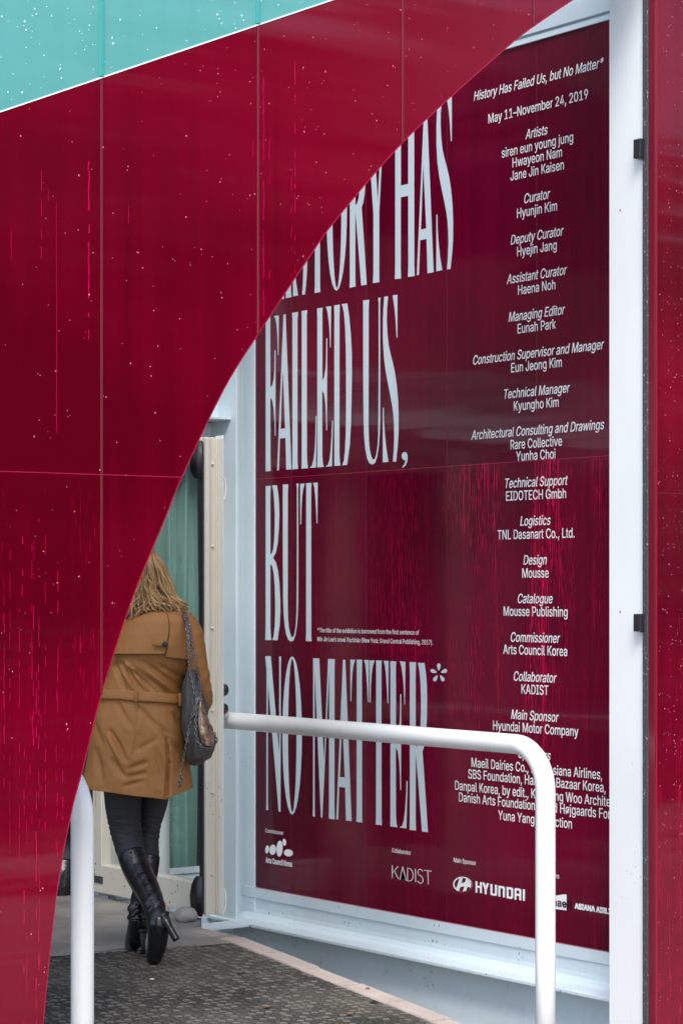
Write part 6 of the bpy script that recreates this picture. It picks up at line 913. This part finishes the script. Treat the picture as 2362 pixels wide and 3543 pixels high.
cl_('chain_trim', [onb(682,2425), onb(678,2470), onb(677,2520), onb(681,2555), onb(692,2578), onb(712,2590), onb(732,2586), onb(745,2572), W_(748,2555,-.17), W_(740,2538,-.16)])
cl_('chain_trim', [onb(694,2425), onb(701,2450), onb(711,2485), onb(722,2515), W_(736,2540,-.17), W_(748,2560,-.17)])
cl_('hanging_chain', [onb(681,2428), onb(668,2470), onb(655,2520), W_(646,2570,-.24), W_(636,2620,-.22), W_(626,2680,-.21), W_(618,2715,-.205), W_(624,2722,-.205), W_(630,2690,-.21)])

# ------------------------------------------------------------------ second visitor inside the doorway
p2 = thing('person', 'visitor in dark clothes and black boots inside the doorway, mostly hidden behind the red facade', 'person', (5.6827, 3.6130, 0), YAW)
def X_(px, py, y=0):
    d = 11.5 + y; return Vector(((px - 1181) / 8117 * d + 1.3544, y, 1.49 - (py - 2036) / 8117 * d))
VB = [X_(225,2560), X_(225,2400), X_(225,2260), X_(225,2160), X_(225,2100), X_(225,2040,.01), X_(225,1980), X_(225,1935), X_(225,2020,.08), X_(160,2170), X_(120,2200), X_(105,2380,.03), X_(120,2520,.15), X_(290,2170), X_(330,2200), X_(340,2380,.03), X_(325,2520,.12),
      X_(180,2600), X_(178,2850,.02), X_(170,3080), X_(165,3110,.1), X_(255,2600), X_(240,2850,.02), X_(216,3070,-.1), X_(208,3100,-.02)]
RB = [.12, .12, .13, .08, .05, .055, .08, .055, .035, .06, .05, .04, .03, .06, .05, .04, .03, .085, .055, .04, .03, .085, .055, .04, .03]
EB = [(0, 1), (1, 2), (2, 3), (3, 4), (4, 5), (5, 6), (6, 7), (5, 8), (3, 9), (9, 10), (10, 11), (11, 12), (3, 13), (13, 14), (14, 15), (15, 16), (0, 17), (17, 18), (18, 19), (19, 20), (0, 21), (21, 22), (22, 23), (23, 24)]
hand(VB, EB, RB, 12, VB[12], (0, .6, -.8), (0, .8, .6), (1, 0, 0)); hand(VB, EB, RB, 16, VB[16], (0, .6, -.8), (0, .8, .6), (-1, 0, 0))
link('body', skin_mesh(VB, EB, RB), M['skin'], p2, True)
C2 = [(2095,200,250,.06),(2130,150,300,.10),(2170,110,340,.12),(2300,100,350,.14),(2500,98,352,.15),(2850,96,346,.17)]
def c2(a, b):
    th = math.tau * a; py = lerp(2095, 2850, b); xl, xr, hd = itp(C2, py); return X_((xl + xr) / 2 + (xr - xl) / 2 * math.cos(th), py, hd * math.sin(th)) + Vector((math.cos(th), math.sin(th), 0)) * .01 * noise.noise(Vector((math.cos(th) * 3, math.sin(th) * 3, py * .006)))
solid(link('dark_coat', grid(c2, 64, 40, True), M['dcloth'], p2, True), .006)
bm = bmesh.new(); tube(bm, spline([X_(178,2650), X_(178,2850,.02), X_(172,3020)], 6), .07, 20); tube(bm, spline([X_(258,2650), X_(243,2850,.02), X_(225,3020,-.06)], 6), .07, 20); link('trousers', bm, M['dcloth'], p2, True)
for pa in ([(172,2990,.0), (170,3060,.0), (170,3090,.03), (166,3104,.14)], [(226,2985,-.06), (216,3055,-.10), (214,3088,-.08), (208,3102,.02)]):
    bm = bmesh.new(); tube(bm, spline([X_(*q) for q in pa], 6), [.06] * 6 + [.058] * 6 + [.05] * 5 + [.035, .02], 20); link('boot', bm, M['leather'], p2, True)
bm = grid(lambda a, b: X_(225, 1985) + Vector((.105 * math.sin(math.pi * (.02 + .75 * b)) * math.cos(math.tau * a), .12 * math.sin(math.pi * (.02 + .75 * b)) * math.sin(math.tau * a) - .01, .12 * math.cos(math.pi * (.02 + .75 * b)))), 32, 16, True); link('hair', bm, M['hairbase'], p2, True)
bm = bmesh.new(); tube(bm, spline([X_(333,2700,-.19), X_(333,2760,-.19), X_(334,2800,-.19), X_(346,2828,-.19), X_(356,2846,-.19), X_(368,2862,-.18)], 6), .003, 8); link('red_cord', bm, M['cord'], p2, True)

# ------------------------------------------------------------------ garden across the path, mirrored in the glossy panels
def tree(x, y, h, cr, label, seed, low=.35, nleaf=1500, brown=0):
    q = random.Random(seed); t = thing('tree', label, 'tree', (x, y, -.42), 0, 'garden trees facing the facade')
    bm = bmesh.new(); tube(bm, spline([(0, 0, 0), (.1, .05, h * .3), (-.05, .1, h * .55), (.1, 0, h * .8)], 5), [lerp(.22, .06, i / 15) for i in range(16)], 10)
    for k in range(5):
        an = q.uniform(0, 6.28); b = Vector((0, 0, h * q.uniform(.35, .6))); tube(bm, [b, b + Vector((math.cos(an), math.sin(an), .7)) * cr * .4, b + Vector((math.cos(an), math.sin(an), 1)) * cr * .7], [.07, .05, .02], 7)
    link('trunk', bm, M['bark'], t, True)
    bm = bmesh.new(); cl2 = [(Vector((q.gauss(0, cr * .5), q.gauss(0, cr * .5), h * q.uniform(low, 1.0))), q.uniform(.25, .5) * cr) for _ in range(24)]
    for _ in range(nleaf):
        c_, r_ = q.choice(cl2); p = c_ + Vector((q.gauss(0, 1), q.gauss(0, 1), q.gauss(0, .7))) * r_ * .6; s_ = q.uniform(.22, .5)
        e1 = Vector((q.gauss(0, 1), q.gauss(0, 1), q.gauss(0, 1))).normalized() * s_; e2 = e1.orthogonal().normalized() * s_ * .6
        bm.faces.new([bm.verts.new(p + a_) for a_ in (-e1, e2, e1, -e2)])
    link('crown', bm, M['leafb'] if brown else M['leaf'], t)
TR = [(7, -15, 6.0, 2.0, 'slim dark garden tree opposite the teal corner', .04, 3200, 0), (10.5, -16, 6.5, 2.3, 'dense dark garden tree beside the slim one', .04, 4000, 0), (13.5, -18, 7.5, 2.5, 'tall dense garden tree in front of the hedge side', .03, 4500, 0), (16.8, -19, 7.0, 2.4, 'dense garden tree closest to the pale building', .03, 4200, 0), (20.5, -21, 9.5, 2.4, 'brown garden tree at the corner of the pale building', .05, 5000, 1), (9, -23, 13, 3.0, 'autumn brown tree behind the slim one', .3, 2800, 1), (15, -25, 14, 3.2, 'back row autumn tree on the near side', .3, 3000, 1), (25, -29, 12, 3.0, 'back row autumn tree by the building corner', .2, 5000, 1), (26, -33, 11, 2.8, 'first garden tree behind the pale building', .2, 4200, 1), (31, -34, 12, 3.0, 'second garden tree behind the pale building', .2, 4200, 0), (36.5, -35, 11.5, 3.0, 'third garden tree behind the pale building', .2, 4200, 1), (42, -36, 12, 3.2, 'last garden tree behind the pale building', .2, 4200, 0)]
for i, (x, y, h, c_, lb, lo_, nl_, br_) in enumerate(TR): tree(x, y, h, c_, lb, i + 3, lo_, nl_, br_)
gr = thing('garden_rail', 'low white garden rail on short posts across the lawn', 'rail', (11, -11, -.42))
link('top_bar', nb(-7, 12, -.03, .03, 1.0, 1.07, bev=.01), M['rail'], gr)
for i in range(8): link('rail_post', nb(-6.9 + i * 2.6, -6.84 + i * 2.6, -.025, .025, 0, .999), M['rail'], gr)
pv = thing('pale_building', 'low pale building across the garden with a long flat roof', 'building', (35, -27, -.42))
link('wall', nb(-15, 22, -3, 3, 0, 3.3), mat('pale_plaster', (.62, .52, .46), .8), pv)
link('roof', nb(-15.6, 22.6, -3.6, 3.6, 3.31, 3.65), mat('roof_slab', (.75, .74, .72), .6), pv)
for i in range(9): link('window', nb(-13.5 + i * 4, -11.6 + i * 4, 3.01, 3.06, 1.0, 2.6), M['dark'], pv)
struct(link('pavement', nb(5.2, 60, -2.4, -.3, -.43, -.405), M['tile']))
struct(link('path', nb(-30, 60, -6.9, -5.2, -.43, -.405), mat('pale_paving', (.52, .49, .46), .8)))
lawn = mat('dark_lawn', (.035, .05, .02), .9); struct(link('lawn', nb(-30, 60, -15, -7.0, -.43, -.40), lawn))
